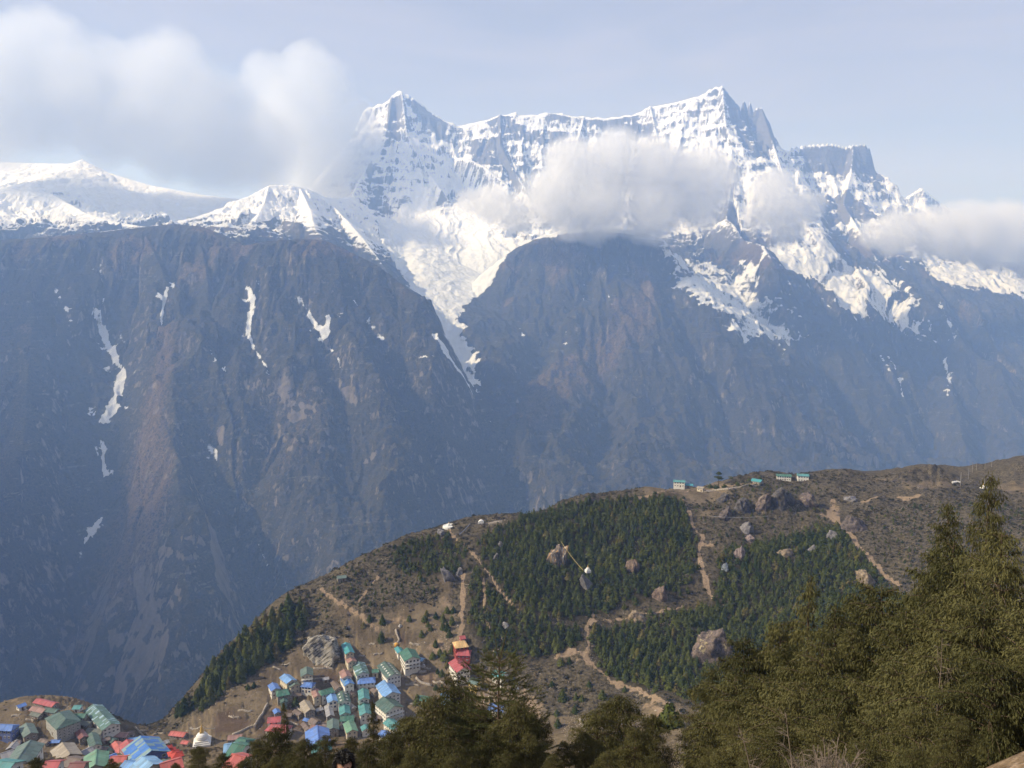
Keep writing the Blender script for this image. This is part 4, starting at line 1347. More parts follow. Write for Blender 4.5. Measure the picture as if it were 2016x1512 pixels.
WIN_F, WIN_P, DOOR_ME = win_mesh()
WIN_ME = {}
for k, mt in M_FRAME.items():
    me = WIN_F.copy(); me.materials.clear(); me.materials.append(mt); WIN_ME[k] = me


def roof_mesh(L, Wd, rise, z, ov, hip, thick=.14):
    """gable (hip=0) or hipped roof with real thickness"""
    bm = bmesh.new()
    l, w = L / 2 + ov, Wd / 2 + ov
    r = max(.2, l - (hip if hip else 0))
    zo = z - ov * rise / (Wd / 2)
    top = [(-l, -w, zo), (l, -w, zo), (l, w, zo), (-l, w, zo), (-r, 0, z + rise), (r, 0, z + rise)]
    T = [bm.verts.new(v) for v in top]
    B = [bm.verts.new((v[0], v[1], v[2] - thick)) for v in top]
    fs = [(0, 1, 5, 4), (2, 3, 4, 5)]
    if hip: fs += [(1, 2, 5), (3, 0, 4)]
    for f in fs:
        bm.faces.new([T[i] for i in f]); bm.faces.new([B[i] for i in reversed(f)])
    edge = [(0, 1), (1, 2), (2, 3), (3, 0)] if hip else [(0, 1), (1, 5), (5, 2), (2, 3), (3, 4), (4, 0)]
    for a, b in edge:
        bm.faces.new([T[a], T[b], B[b], B[a]])
    # ridge cap
    mb_box(bm, -r, r, -.16, .16, z + rise - .03, z + rise + .07)
    return bm


def house(label, x, y, gz, ang, L, Wd, H, roof, wall, hip=0.0, frame='w', rise=None, storeys=None, cat="house", group="village houses", ov=.55, porch=False, skylights=0, name="house", deep=4.0):
    rise = Wd * .22 if rise is None else rise
    o = empty(name, (x, y, gz), ang)
    tag(o, label, cat, group)
    bm = bmesh.new()
    l, w = L / 2, Wd / 2
    mb_box(bm, -l, l, -w, w, -deep, H - .05)
    if not hip:                                   # gable triangles
        for s in (-1, 1):
            a = [bm.verts.new((s * (l - .02 - t), yy, zz_)) for t in (0, .2) for yy, zz_ in ((-w, H - .06), (w, H - .06), (0, H + rise - .16))]
            bm.faces.new(a[:3]); bm.faces.new(a[3:]); bm.faces.new((a[0], a[1], a[4], a[3])); bm.faces.new((a[1], a[2], a[5], a[4])); bm.faces.new((a[2], a[0], a[3], a[5]))
    bm_obj("wall", bm, WALLS[wall], o)
    rf = bm_obj("roof", roof_mesh(L, Wd, rise, H, ov, hip), ROOFS[roof], o)
    if skylights:
        for k in range(skylights):
            for sd_ in (-1, 1):
                bm = bmesh.new()
                mb_box(bm, -.45, .45, -.6, .6, .02, .1)
                s_ = bm_obj("skylight", bm, M_FRAME['w'], rf)
                fx = -l + (k + .6) * L / skylights
                s_.location = (fx, sd_ * w * .55, H + rise * .45 + .02)
                s_.rotation_euler = (-sd_ * math.atan2(rise, w), 0, 0)
    ns = storeys or max(1, int(round(H / 2.6)))
    ca, sa = math.cos(ang), math.sin(ang)
    to_cam = np.array([-x, -y]) / math.hypot(x, y)
    door_done = False
    for (nx_, ny_, length, off, rz) in ((0, -1, L, w, 0), (0, 1, L, w, math.pi), (1, 0, Wd, l, math.pi / 2), (-1, 0, Wd, l, -math.pi / 2)):
        n_w = np.array([nx_ * ca - ny_ * sa, nx_ * sa + ny_ * ca])
        if n_w @ to_cam < .12: continue
        cnt = max(1, int((length - .8) / 2.1))
        for s in range(ns):
            zc = (s + .55) * H / ns
            for k in range(cnt):
                u = (k + .5) / cnt * (length - .6) - (length - .6) / 2
                pos = (nx_ * (off + .03) + (u if ny_ == -1 else -u if ny_ == 1 else 0), ny_ * (off + .03) + (u if nx_ == 1 else -u if nx_ == -1 else 0))
                if s == 0 and not door_done and k == cnt // 2:
                    q = bpy.data.objects.new("door", DOOR_ME); COL.objects.link(q); q.parent = o
                    q.location = (pos[0], pos[1], 0.0); q.rotation_euler = (0, 0, rz); q.scale = (1.05, 1, min(2.0, H * .8))
                    door_done = True
                    continue
                q = bpy.data.objects.new("window", WIN_ME[frame]); COL.objects.link(q); q.parent = o
                q.location = (pos[0], pos[1], zc); q.rotation_euler = (0, 0, rz); q.scale = (min(1.25, length / cnt * .68), 1, min(1.25, H / ns * .5))
                p = bpy.data.objects.new("pane", WIN_P); COL.objects.link(p); p.parent = q
    if porch:                                     # balconies across the gable end that faces the viewer
        n_w = np.array([ca, sa]); s = 1 if n_w @ to_cam > 0 else -1
        for fl in range(1, ns + 1):
            zz_ = fl * H / ns - .3 if fl == ns else fl * H / ns
            bm = bmesh.new()
            x0 = s * (l + .04); x1 = s * (l + 1.5)
            xa, xb = min(x0, x1), max(x0, x1)
            if fl < ns:
                mb_box(bm, xa, xb, -w, w, zz_ - .18, zz_)
                mb_box(bm, min(x1, x1 - s * .08), max(x1, x1 - s * .08), -w, w, zz_ + .85, zz_ + .95)
                for k in range(9):
                    yy = -w + .06 + k * (Wd - .12) / 8
                    mb_box(bm, min(x1, x1 - s * .07), max(x1, x1 - s * .07), yy - .05, yy + .05, zz_ - H / ns + .01, zz_ + .849)
                bm_obj("balcony", bm, M_FRAME['w'], o)
            else:
                bm.free()
    return o


def ridge_house(label, a, b, Wd, H, roof, wall, foot=None, Y=None, lift=0.0, **kw):
    """place a house from the two ends of its ridge; the ground under it fixes the distance"""
    rise = kw.get('rise') or Wd * .22
    mxp, myp = (a[0] + b[0]) / 2, (a[1] + b[1]) / 2
    g = hill.hit(*(foot or (mxp, myp + (H + rise) * 2.6)), 200)
    gz = g[2] + lift
    for it in range(4):
        zr = gz + H + rise
        pts = []
        for p in (a, b):
            rx, ry, rz = ray(*p)
            k = zr / rz
            pts.append((rx * k, ry * k))
        cx, cy_ = (pts[0][0] + pts[1][0]) / 2, (pts[0][1] + pts[1][1]) / 2
        if foot: break
        gz = 0.5 * gz + 0.5 * (float(hill.height(cx, cy_)) + lift)
    ang = math.atan2(pts[1][1] - pts[0][1], pts[1][0] - pts[0][0])
    L = math.hypot(pts[1][0] - pts[0][0], pts[1][1] - pts[0][1]) + 2 * (kw.get('hip') or 0) * .9
    L = min(max(L, 3.0), 34)
    return house(label, cx, cy_, gz, ang, L, Wd, H, roof, wall, **kw)


def z1(X, Y): return (X / 4.8, 1200 + Y / 4.8)
def z2(X, Y): return (420 + X / 4.8, 1200 + Y / 4.8)
def z3(X, Y): return (800 + X / 4.8, 1200 + Y / 4.8)
def z6(X, Y): return (1200 + X / 4.8, 890 + Y / 4.8)


HOUSES = [
    # upper village (middle of the photo)
    ("narrow house with a half blue, half teal roof, just under the striped outcrop", z2(1250, 310), z2(1290, 395), 5.5, 5.0, 'tealblue', 'cream', {}),
    ("narrow house with a faded pinkish brown roof below the blue and teal one", z2(1270, 408), z2(1312, 478), 5.5, 5.0, 'brick', 'cream', {}),
    ("long white house under a dark green roof patched with pale blue sheets", z2(1372, 488), z2(1412, 588), 8, 5.6, 'greenpatch', 'white', {}),
    ("green roofed wing joined below the dark green and pale blue roof", z2(1385, 590), z2(1410, 632), 6.5, 4.5, 'green', 'white', {}),
    ("wide house with a bright violet blue roof at the foot of a white row", z2(1395, 650), z2(1500, 640), 7.5, 5.4, 'blue', 'white', {'hip': 2.0}),
    ("tall narrow house with a rusty pink roof above the red and blue patched one", z2(1235, 565), z2(1262, 622), 6, 6.4, 'brick', 'white', {}),
    ("tall narrow white house with a blue and pink patched roof", z2(1248, 625), z2(1285, 690), 6, 6.4, 'bluepatch', 'white', {}),
    ("large lodge with a dark green roof dotted with two rows of white skylights", z2(1615, 490), z2(1708, 604), 9.5, 5.6, 'darkgreen', 'white', {'skylights': 6}),
    ("small hut with a green roof beside the lodge with skylights", z2(1505, 565), z2(1558, 562), 4.5, 3.4, 'green', 'cream', {}),
    ("big white lodge with a deep green roof standing alone above the village", z2(1832, 362), z2(1882, 442), 10.5, 7.4, 'green', 'white', {'porch': True, 'frame': 'd'}),
    ("little lean-to with a blue and green roof beside the lone deep green lodge", z2(1742, 350), z2(1772, 392), 4, 3.5, 'tealblue', 'white', {}),
    ("low shed with a pale blue grey roof right of the lone deep green lodge", z2(1952, 452), z2(1988, 462), 4, 2.8, 'lightblue', 'stone', {}),
    ("large lodge with a bright blue roof in the middle right of the village", z2(1612, 668), z2(1690, 775), 11, 6.6, 'skyblue', 'white', {}),
    ("biggest white lodge with an olive green roof and glazed balconies on its gable", z2(1610, 822), z2(1712, 908), 12.5, 7.2, 'darkgreen', 'white', {'porch': True}),
    ("white house with a bright teal roof, upper one of a short row", z2(1415, 742), z2(1425, 828), 6.2, 5, 'teal', 'white', {}),
    ("low house with a weathered green roof between two teal ones", z2(1412, 838), z2(1422, 872), 5.5, 4, 'greygreen', 'stone', {}),
    ("white house with a bright teal roof, lower one of a short row", z2(1422, 878), z2(1440, 972), 6.6, 5, 'teal', 'white', {}),
    ("white house with a dark teal roof and small skylights in the village centre", z2(1215, 768), z2(1238, 852), 7.6, 5.4, 'darkgreen', 'white', {'skylights': 3}),
    ("small house with a light blue roof left of the dark teal one with skylights", z2(1108, 788), z2(1130, 852), 5.6, 5, 'skyblue', 'white', {'frame': 'b'}),
    ("white corner house with an emerald green roof in the village centre", z2(1025, 765), z2(1115, 740), 6.5, 5.6, 'green', 'white', {'hip': 1.2}),
    ("house with a plain teal roof just below the dark teal one", z2(1235, 882), z2(1246, 968), 6.0, 4.6, 'teal', 'white', {}),
    ("slim house with a pale grey tin roof in the village centre", z2(1084, 895), z2(1106, 992), 4.2, 4.2, 'grey', 'stone', {}),
    ("wide house with a sea green roof crosswise below the plain teal one", z2(1205, 1008), z2(1325, 1000), 6.2, 4.4, 'green', 'white', {}),
    ("square house with a sea green roof and a white seam near the lower trees", z2(1130, 1028), z2(1130, 1112), 6.6, 4.8, 'greygreen', 'stone', {}),
    ("house with a light grass green roof near the lower trees", z2(1280, 1050), z2(1312, 1132), 6.4, 5, 'lightgreen', 'cream', {}),
    ("old stone house with a beige tin roof on the left of the village lane", z2(860, 856), z2(915, 940), 6, 4.6, 'tan', 'stone', {}),
    ("stone house with a dark brown roof beside the lane", z2(930, 1022), z2(985, 1048), 5.5, 4.2, 'brown', 'stone', {}),
    ("little house with a dusty pink roof above the long blue one", z2(930, 1090), z2(1010, 1100), 5, 4.0, 'brick', 'stone', {}),
    ("long house with a cobalt blue roof running down to the near trees", z2(980, 1125), z2(995, 1262), 7.2, 5, 'blue', 'white', {}),
    ("small house with a teal roof at the lower end of the long blue one", z2(1020, 1275), z2(1026, 1340), 4.5, 4, 'teal', 'white', {}),
    ("smaller pinkish red roofed house, upper of the two on the dark field", z2(520, 1022), z2(630, 1012), 6.5, 4.2, 'red', 'white', {}),
    ("larger pinkish red roofed house, lower of the two on the dark field", z2(555, 1085), z2(680, 1100), 8, 4.6, 'red', 'white', {'hip': 2.5}),
    ("square house with a grey green double roof at the top left of the village", z2(880, 540), z2(884, 602), 7.4, 6.8, 'greygreen', 'cream', {'porch': True}),
    ("house with a royal blue hipped roof below the grey green double roof", z2(865, 685), z2(925, 690), 6.5, 4.4, 'blue', 'white', {'hip': 1.5, 'frame': 'b'}),
    ("cream house with an azure roof at the left edge of the village", z2(672, 608), z2(738, 660), 6.6, 6.4, 'skyblue', 'cream', {}),
    ("cream house with a mossy grey green roof joined right of the azure one", z2(735, 655), z2(772, 700), 6.2, 5.6, 'greygreen', 'cream', {}),
    ("small house with a purplish blue roof at the far left of the upper village", z2(560, 690), z2(590, 740), 5.5, 5, 'blue', 'white', {}),
    ("house with a bright emerald roof at the left edge, in front of the azure one", z2(620, 765), z2(690, 752), 8, 5, 'green', 'stone', {'hip': 1.5}),
    ("small square tower house with a dark teal roof under the emerald roof", z2(662, 822), z2(668, 862), 3.6, 4.5, 'darkgreen', 'green', {}),
    ("white house with a teal roof below the biggest olive roofed lodge", z2(1655, 1030), z2(1742, 1092), 7, 4.8, 'teal', 'white', {}),
    ("tin shed with a rusty pink roof at the end of the stone wall", z2(145, 1192), z2(265, 1182), 5, 3, 'brick', 'stone', {}),
    ("house with an emerald hipped roof beside the rusty shed, lower left of centre", z2(240, 1232), z2(300, 1242), 6, 4, 'green', 'white', {'hip': 1.6}),
    ("low house with a pale blue roof below the rusty shed", z2(115, 1300), z2(205, 1288), 5.5, 3.5, 'lightblue', 'white', {}),
    ("white three storey house with a green roof, lower left of centre", z2(205, 1325), z2(285, 1340), 6.5, 7, 'green', 'white', {'frame': 'd'}),
    ("house with an orange red roof peeping between the near trees at the bottom", z2(200, 1440), z2(285, 1462), 6, 4, 'scarlet', 'white', {}),
    ("house with a deep blue roof seen through the near trees", z2(1595, 1140), z2(1640, 1165), 6, 4.5, 'blue', 'white', {}),
    ("narrow house with a turquoise roof behind the tall dark tree", z2(1430, 1085), z2(1445, 1120), 4.5, 4, 'teal', 'white', {}),
    ("stone house with a salmon tin roof left of the emerald centre roof", z2(958, 745), z2(985, 810), 4.5, 4.8, 'brick', 'cream', {}),
    ("little blue roofed stall above the dark red houses", z2(590, 935), z2(606, 965), 3.2, 2.6, 'blue', 'stone', {}),
    ("tiny hut with a blue tarpaulin roof left of the village lane", z2(872, 1025), z2(892, 1032), 2.8, 2.4, 'blue', 'stone', {}),
    # right-hand cluster
    ("temple with a golden yellow roof and dark red walls", z3(478, 300), z3(545, 292), 9.5, 7.6, 'yellow', 'red', {'hip': 2.0, 'frame': 'd', 'rise': 2.4}),
    ("red roofed temple hall below the golden yellow roof", z3(505, 378), z3(580, 380), 8.5, 5.0, 'red', 'red', {'hip': 2.0, 'rise': 2.0}),
    ("long white lodge with a crimson roof below the temple", z3(465, 462), z3(540, 548), 9.5, 6.4, 'red', 'white', {'frame': 'd'}),
    ("small red roofed building behind the golden temple", z3(510, 250), z3(545, 245), 5, 4, 'red', 'red', {}),
    ("upper of two small sky blue roofs left of the dark sapling", z3(360, 775), z3(380, 815), 5, 4, 'skyblue', 'white', {}),
    ("lower of two small sky blue roofs left of the dark sapling", z3(362, 842), z3(378, 885), 5, 4, 'lightblue', 'white', {}),
    ("low house with an emerald roof half hidden behind a round tree", z3(125, 812), z3(235, 828), 6, 3.4, 'green', 'white', {}),
    ("house with a vivid blue roof seen through the dark sapling", z3(800, 885), z3(930, 915), 8, 4.8, 'blue', 'white', {}),
    ("house with a teal and white roof behind the sapling's trunk", z3(840, 570), z3(930, 600), 8, 5, 'teal', 'white', {}),
    ("house with a pale green roof behind the left boughs of the sapling", z3(620, 645), z3(690, 672), 6.5, 4.5, 'greygreen', 'yellow', {}),
    # lower left quarter
    ("tall blue painted hotel at the left edge of the photo", z1(-40, 1085), z1(118, 1092), 8.5, 8.4, 'blue', 'blue', {'hip': 1.5, 'frame': 'w'}),
    ("house with a grey green roof right of the tall blue hotel", z1(245, 1072), z1(290, 1160), 9, 5, 'greygreen', 'stone', {}),
    ("broad four storey hotel with a huge dark green hipped roof", z1(560, 968), z1(625, 1030), 17, 9.8, 'darkgreen', 'grey', {'hip': 4.0, 'frame': 'w', 'storeys': 4, 'rise': 3.4}),
    ("long house with a dusty red roof on the far edge of the lower left quarter", z1(350, 842), z1(520, 882), 6.5, 4, 'red', 'stone', {}),
    ("little house with a blue roof at the far left edge of the plateau", z1(165, 905), z1(232, 880), 5, 3.6, 'blue', 'white', {}),
    ("low shed with a dark teal roof in front of the dusty red one", z1(430, 925), z1(540, 945), 5.5, 3.2, 'darkgreen', 'stone', {}),
    ("low shed with a mossy roof left of the huge dark green hotel", z1(310, 965), z1(385, 985), 5, 3, 'olive', 'stone', {}),
    ("flat shed with a rusty brown roof behind the mossy one", z1(310, 915), z1(425, 940), 6, 2.6, 'brick', 'stone', {}),
    ("small house with a vivid green roof between the two big hotels", z1(700, 985), z1(810, 985), 6.5, 3.6, 'green', 'stone', {}),
    ("shed with a drab green roof under the vivid green one", z1(740, 1050), z1(850, 1065), 5, 3, 'olive', 'stone', {}),
    ("small house with a pale teal roof at the upper left of the long hotel", z1(705, 905), z1(765, 905), 6, 3.6, 'teal', 'white', {}),
    ("long hotel with a sea green roof patched pale blue beside the dark rock", z1(880, 895), z1(1050, 1075), 13, 6, 'greenpatch', 'white', {}),
    ("low annex with a white and blue striped roof in front of the long hotel", z1(970, 1050), z1(1030, 1120), 6, 3.8, 'striped', 'white', {}),
    ("house with an olive green roof below the long hotel", z1(830, 1125), z1(970, 1130), 7.5, 5, 'olive', 'cream', {}),
    ("tall house with a slate green roof and white ground floor, left of the red block", z1(868, 1160), z1(905, 1270), 7.5, 6.6, 'darkgreen', 'white', {}),
    ("narrow house with a dark maroon roof in shade", z1(745, 1130), z1(790, 1195), 5.5, 5.4, 'darkred', 'dark', {}),
    ("house with a rusty brown roof behind the red block", z1(1085, 1160), z1(1210, 1165), 6.5, 4, 'brick', 'stone', {}),
    ("long house with a weathered scarlet roof, left of the big blue one", z1(1090, 1245), z1(1180, 1350), 7, 5, 'scarlet', 'dark', {}),
    ("parallel house with a crimson roof against the big blue one", z1(1200, 1250), z1(1275, 1360), 6, 5, 'red', 'dark', {}),
    ("low wing with a long narrow red roof in front of the scarlet house", z1(1060, 1392), z1(1190, 1385), 4, 3.6, 'scarlet', 'stone', {}),
    ("large building with a vivid blue patchwork roof near the bottom left", z1(1330, 1235), z1(1430, 1365), 14, 5.6, 'bluepatch', 'blue', {}),
    ("small house with a clean blue roof behind the vivid patchwork roof", z1(1225, 1215), z1(1310, 1205), 5, 4, 'skyblue', 'white', {}),
    ("tiny house with a bright vermilion roof behind the patchwork roof", z1(1430, 1200), z1(1470, 1205), 4, 3, 'scarlet', 'white', {}),
    ("gatehouse with a red roof left of the white stupa", z1(1620, 1150), z1(1750, 1165), 6, 3.6, 'scarlet', 'stone', {}),
    ("small porch building with a red roof in front of the gatehouse", z1(1725, 1238), z1(1778, 1245), 4, 3, 'scarlet', 'stone', {}),
    ("house with a steel blue roof at the bottom edge", z1(1350, 1425), z1(1440, 1490), 7.5, 4.5, 'lightblue', 'white', {}),
    ("low house with a pale green roof right of the steel blue one", z1(1510, 1445), z1(1605, 1455), 5.5, 3.6, 'greygreen', 'white', {}),
    ("long low building with a red roof running off the bottom edge", z1(1530, 1490), z1(1700, 1440), 6, 3.6, 'scarlet', 'white', {}),
    ("nearest big house at bottom left with a long jade green roof", z1(285, 1258), z1(170, 1425), 10, 5.4, 'greygreen', 'white', {}),
    ("house with a jade roof cut by the left edge, below the long jade one", z1(-20, 1450), z1(130, 1470), 8, 4.4, 'teal', 'white', {}),
    ("long narrow house with a sage green roof near the bottom edge", z1(912, 1360), z1(900, 1490), 7, 5, 'lightgreen', 'white', {}),
    ("small house with a red roof on the bottom edge, left of the sage one", z1(450, 1465), z1(555, 1462), 6, 4, 'red', 'white', {}),
    ("long flat tan roofed store below the huge dark green hotel", z1(590, 1270), z1(660, 1370), 9, 3.4, 'tan', 'stone', {}),
    ("small blue roofed shop under the front of the huge dark green hotel", z1(490, 1232), z1(565, 1228), 4, 3, 'blue', 'stone', {}),
    ("small slate grey roofed house between the blue hotel and the jade roof", z1(100, 1300), z1(160, 1230), 6, 4, 'grey', 'stone', {}),
    ("small teal roofed shed behind the rusty brown roof", z1(1010, 1200), z1(1080, 1225), 5, 3.6, 'darkgreen', 'stone', {}),
    ("little emerald roofed house between the sage and scarlet roofs", z1(990, 1290), z1(1030, 1330), 5, 4, 'green', 'white', {}),
    ("brown roofed stone house in front of the tan store", z1(660, 1420), z1(760, 1440), 6, 4, 'brown', 'stone', {}),
    ("small sky blue roofed house on the bottom edge between two red roofs", z1(1200, 1470), z1(1270, 1490), 5, 4, 'skyblue', 'white', {}),
    ("grey tin roofed house under the tall blue hotel", z1(20, 1370), z1(110, 1340), 6, 4, 'grey', 'stone', {}),
    ("maroon roofed house between the sage roof and the small red one", z1(690, 1480), z1(790, 1478), 6, 4, 'darkred', 'stone', {}),
    ("little house with a cobalt roof left of the low red wing", z1(1015, 1392), z1(1055, 1375), 3.5, 3.4, 'blue', 'white', {}),
]
for (lab, a, b, Wd, H, rf, wl_, kw) in HOUSES:
    if a[1] > 1365 and a[0] < 400 and b[0] < 395:
        Wd *= .76; H *= .72
        if 'rise' in kw: kw['rise'] *= .74
    ridge_house(lab, a, b, Wd, H, rf, wl_, **kw)

SHEDS = [z2(700, 800), z2(790, 790), z2(800, 960), z2(1000, 930), z2(1040, 1080), z2(1160, 700), z2(1300, 900), z2(1330, 760), z2(1510, 740), z2(1500, 950), z2(880, 1090), z2(700, 980), z2(1290, 1000), z1(640, 1290), z1(1000, 1210), z1(1560, 1240), z1(420, 1230), z1(160, 1240), z2(1060, 640), z2(1560, 1000), z1(1240, 1150), z1(820, 1330), z1(980, 1300)]
for k, c in enumerate(SHEDS):
    dx = random.uniform(4.5, 7.5); dy = random.uniform(-4, 6)
    ridge_house("small grey brown tin shed squeezed between the larger village houses", (c[0] - dx, c[1] - dy), (c[0] + dx, c[1] + dy), random.uniform(3.0, 4.0), 2.5, 'brown' if k % 3 else 'grey', 'stone', group="tin sheds between the houses", cat="shed", name="shed")

CREST = [
    ("white house with a pale teal roof at the left end of the crest hamlet", z6(608, 262), z6(712, 268), 5.5, 5.2, 'teal', 'white', z6(660, 352), {}),
    ("lower wing with a pale teal roof beside the white crest house", z6(700, 296), z6(785, 300), 5, 3.2, 'tealblue', 'stone', z6(740, 350), {}),
    ("small beige hut on the crest between the white house and the tall pine", z6(836, 322), z6(890, 330), 4.2, 3.6, 'tan', 'cream', z6(862, 372), {}),
    ("crest house with a blue green roof and walled yard right of the tall pine", z6(1355, 248), z6(1440, 262), 7, 3.4, 'tealblue', 'stone', z6(1400, 310), {}),
    ("white crest house with a long bottle green roof", z6(1580, 205), z6(1715, 212), 6.5, 4.4, 'green', 'white', z6(1640, 268), {}),
    ("white two storey crest house with a bright turquoise roof", z6(1775, 203), z6(1880, 208), 6.5, 6.0, 'teal', 'white', z6(1820, 285), {}),
]
for (lab, a, b, Wd, H, rf, wl_, ft, kw) in CREST:
    ridge_house(lab, a, b, Wd, H, rf, wl_, foot=ft, group="houses on the crest", **kw)
ridge_house("lone hut with a green roof on the far left shoulder of the hill", (664, 1134), (680, 1132), 5, 3, 'greygreen', 'stone', foot=(672, 1143), group="houses on the crest")


# ------------------------------------------------------------------ stupas, walls, masts, flags
M_WHITE = plain("whitewash", (.74, .73, .70), .85, .1)
M_GOLD = plain("gilded", (.62, .42, .12), .35, .4, .3)
M_STONEW = wall_material('drystone', (.25, .21, .17), (.45, .39, .32), .8)
M_POLE = plain("pole_grey", (.30, .29, .28), .6)
M_FLAGW = plain("flag_cloth", (.70, .70, .70), .9, 0.0)
M_FLAGY = plain("flag_yellow", (.55, .42, .14), .9, 0.0)
M_ROPE = plain("rope", (.45, .42, .36), .9, 0.0)


def lathe(bm, prof, seg=20):
    rings = []
    for r, z in prof:
        rings.append([bm.verts.new((r * math.cos(2 * math.pi * k / seg), r * math.sin(2 * math.pi * k / seg), z)) for k in range(seg)])
    for a, b in zip(rings[:-1], rings[1:]):
        for k in range(seg):
            bm.faces.new((a[k], a[(k + 1) % seg], b[(k + 1) % seg], b[k]))
    bm.faces.new(rings[0][::-1]); bm.faces.new(rings[-1])


def stupa(loc, s, label, steps=3):
    o = empty("stupa", loc, .3, s)
    tag(o, label, "stupa")
    bm = bmesh.new()
    for k in range(steps):
        w = 1.0 - .13 * k
        mb_box(bm, -w, w, -w, w, -.25 + .18 * k if k else -.8, .18 * (k + 1) - .004 * k)
    bm_obj("base", bm, M_WHITE, o)
    bm = bmesh.new()
    lathe(bm, [(.62, .18 * steps), (.70, .18 * steps + .18), (.66, .18 * steps + .42), (.5, .18 * steps + .62), (.25, .18 * steps + .74), (.05, .18 * steps + .76)])
    bm_obj("dome", bm, M_WHITE, o)
    bm = bmesh.new()
    zt = .18 * steps + .72
    mb_box(bm, -.22, .22, -.22, .22, zt, zt + .24)
    lathe(bm, [(.2, zt + .25), (.15, zt + .5), (.07, zt + .8), (.09, zt + .82), (.015, zt + 1.02)], 12)
    bm_obj("spire", bm, M_GOLD, o)
    return o


p = hill.hit(398, 1462, 200)
stupa((p[0], p[1], p[2]), 5.0, "big white stupa with a golden spire at the village entrance")
p = hill.hit(885, 1036, 200)
vp = p
bm = bmesh.new()
lathe(bm, [(6.0, -4), (6.0, .1), (5.6, .9), (5.3, .9), (5.2, .5)], 26)
o = bm_obj("viewpoint_wall", bm, M_WHITE); o.location = (p[0], p[1], p[2]); tag(o, "low round white wall of the viewpoint terrace on the crest", "wall")
stupa((p[0] - .5, p[1], p[2] + .5), 1.7, "small white stupa on the round viewpoint terrace")
b2 = BOULDERS[1]
stupa((b2[0][0] + 1.5, b2[0][1] - .5, b2[0][2] + b2[2] * 1.02), 1.9, "small white shrine on top of the grey boulder in the forest")
p = hill.hit(1936, 962, 200)
stupa((p[0], p[1], p[2]), 2.6, "white stupa on the grassy right-hand plateau")


def rope_flags(name, label, A, B, sag, n, mat, fs=.45, mast=None):
    """a rope with small cloth flags hanging from it"""
    A, B = np.array(A, float), np.array(B, float)
    o = empty(name, tuple(A)); tag(o, label, "prayer flags")
    t = np.linspace(0, 1, 14)
    pts = (B - A)[None] * t[:, None]; pts[:, 2] -= sag * 4 * t * (1 - t)
    v, f = tube(pts, [.045] * 14, 4)
    np_mesh("rope", v, f, M_ROPE).parent = o
    r = random.Random(3)
    d = (B - A) / np.linalg.norm(B - A)
    V = []; F = []
    for k in range(n):
        u = (k + .5) / n
        c = (B - A) * u; c[2] -= sag * 4 * u * (1 - u) + .05
        sway = r.uniform(-.15, .25)
        a = [c - d * fs * .45, c + d * fs * .45, c + d * fs * .45 + np.array([0, sway, -fs]), c - d * fs * .45 + np.array([0, sway, -fs])]
        i = len(V); V += a; F.append((i, i + 1, i + 2, i + 3))
    np_mesh("flags", np.array(V), np.array(F), mat).parent = o
    return o


def mast(loc, h, r, label, name="pole", cat="pole", arms=False, group=None):
    o = empty(name, loc); tag(o, label, cat, group)
    v, f = tube([(0, 0, -.6), (0, 0, h * .5), (0, 0, h)], [r, r * .85, r * .6], 8)
    np_mesh("shaft", v, f, M_POLE).parent = o
    if arms:
        bm = bmesh.new()
        mb_box(bm, -1.0, 1.0, -.07, .07, h * .90, h * .93); mb_box(bm, -.7, .7, -.07, .07, h * .80, h * .825)
        bm_obj("crossarm", bm, M_POLE, o)
    return o


for (px, py, h, nm, lab) in ((1891, 956, 13, "pole", "thick double pole on the right-hand plateau"), (1906, 944, 12, "pole", "tall thin pole right of the thick double pole"), (1914, 930, 11, "pole", "tallest looking thin pole on the right skyline"), (1922, 926, 9, "pole", "shorter thin pole right of the tallest on the skyline"),
                             (1939, 923, 8, "pole", "thin pole on the skyline above the white plateau stupa"), (1952, 920, 7, "pole", "short pole on the skyline nearest the big fir"), (1938, 961, 11, "pole", "leaning pole beside the white plateau stupa"), (1158, 993, 6, "pole", "short white pole on the wooded skyline")):
    p = hill.hit(px, py, 200)
    if p is None: continue
    mast((p[0], p[1], p[2]), h, .16 if h < 13 else .3, lab, arms=(px in (1906, 1914)))

a, b = BOULDERS[0], BOULDERS[1]
rope_flags("prayer_flags", "straight yellow flag line from the stained cliff boulder down to the shrine boulder", (a[0][0] + 1.5, a[0][1] - 1, a[0][2] + a[2] * 1.05), (b[0][0] - 2, b[0][1] - 1, b[0][2] + b[2] * 1.05), 1.2, 46, M_FLAGY, .5)
p, q = hill.hit(1396, 1022, 200), hill.hit(1512, 1024, 200)
m1 = (p[0], p[1], p[2] + 3); m2 = (q[0], q[1], q[2] + 4)
mast(p, 3.1, .09, "left post of the white flag line below the crags"); mast(q, 4.1, .09, "right post of the white flag line below the crags")
rope_flags("prayer_flags", "long string of small white flags across the scrub below the crags", m1, m2, 1.2, 60, M_FLAGW, .5)
p = hill.hit(398, 1462, 200)
for (px, lab) in ((374, "flag lines from the golden spire to the left post"), (424, "flag lines from the golden spire to the right post")):
    q = hill.hit(px, 1458, 200)
    rope_flags("prayer_flags", lab, (p[0], p[1], p[2] + 11), (q[0], q[1], q[2] + 8.3), 1.2, 18, M_FLAGW, .45)
    mast(q, 8.6, .1, "white post left of the big stupa" if px < 398 else "white post right of the big stupa")
p, q = hill.hit(904, 1056, 200), hill.hit(925, 1036, 200)
rope_flags("prayer_flags", "bundle of pale blue and white flags strung below the viewpoint", (p[0], p[1], p[2] + 2.2), (q[0], q[1], q[2] + 2.5), .5, 30, plain("flag_paleblue", (.50, .56, .72), .9, 0), .9)
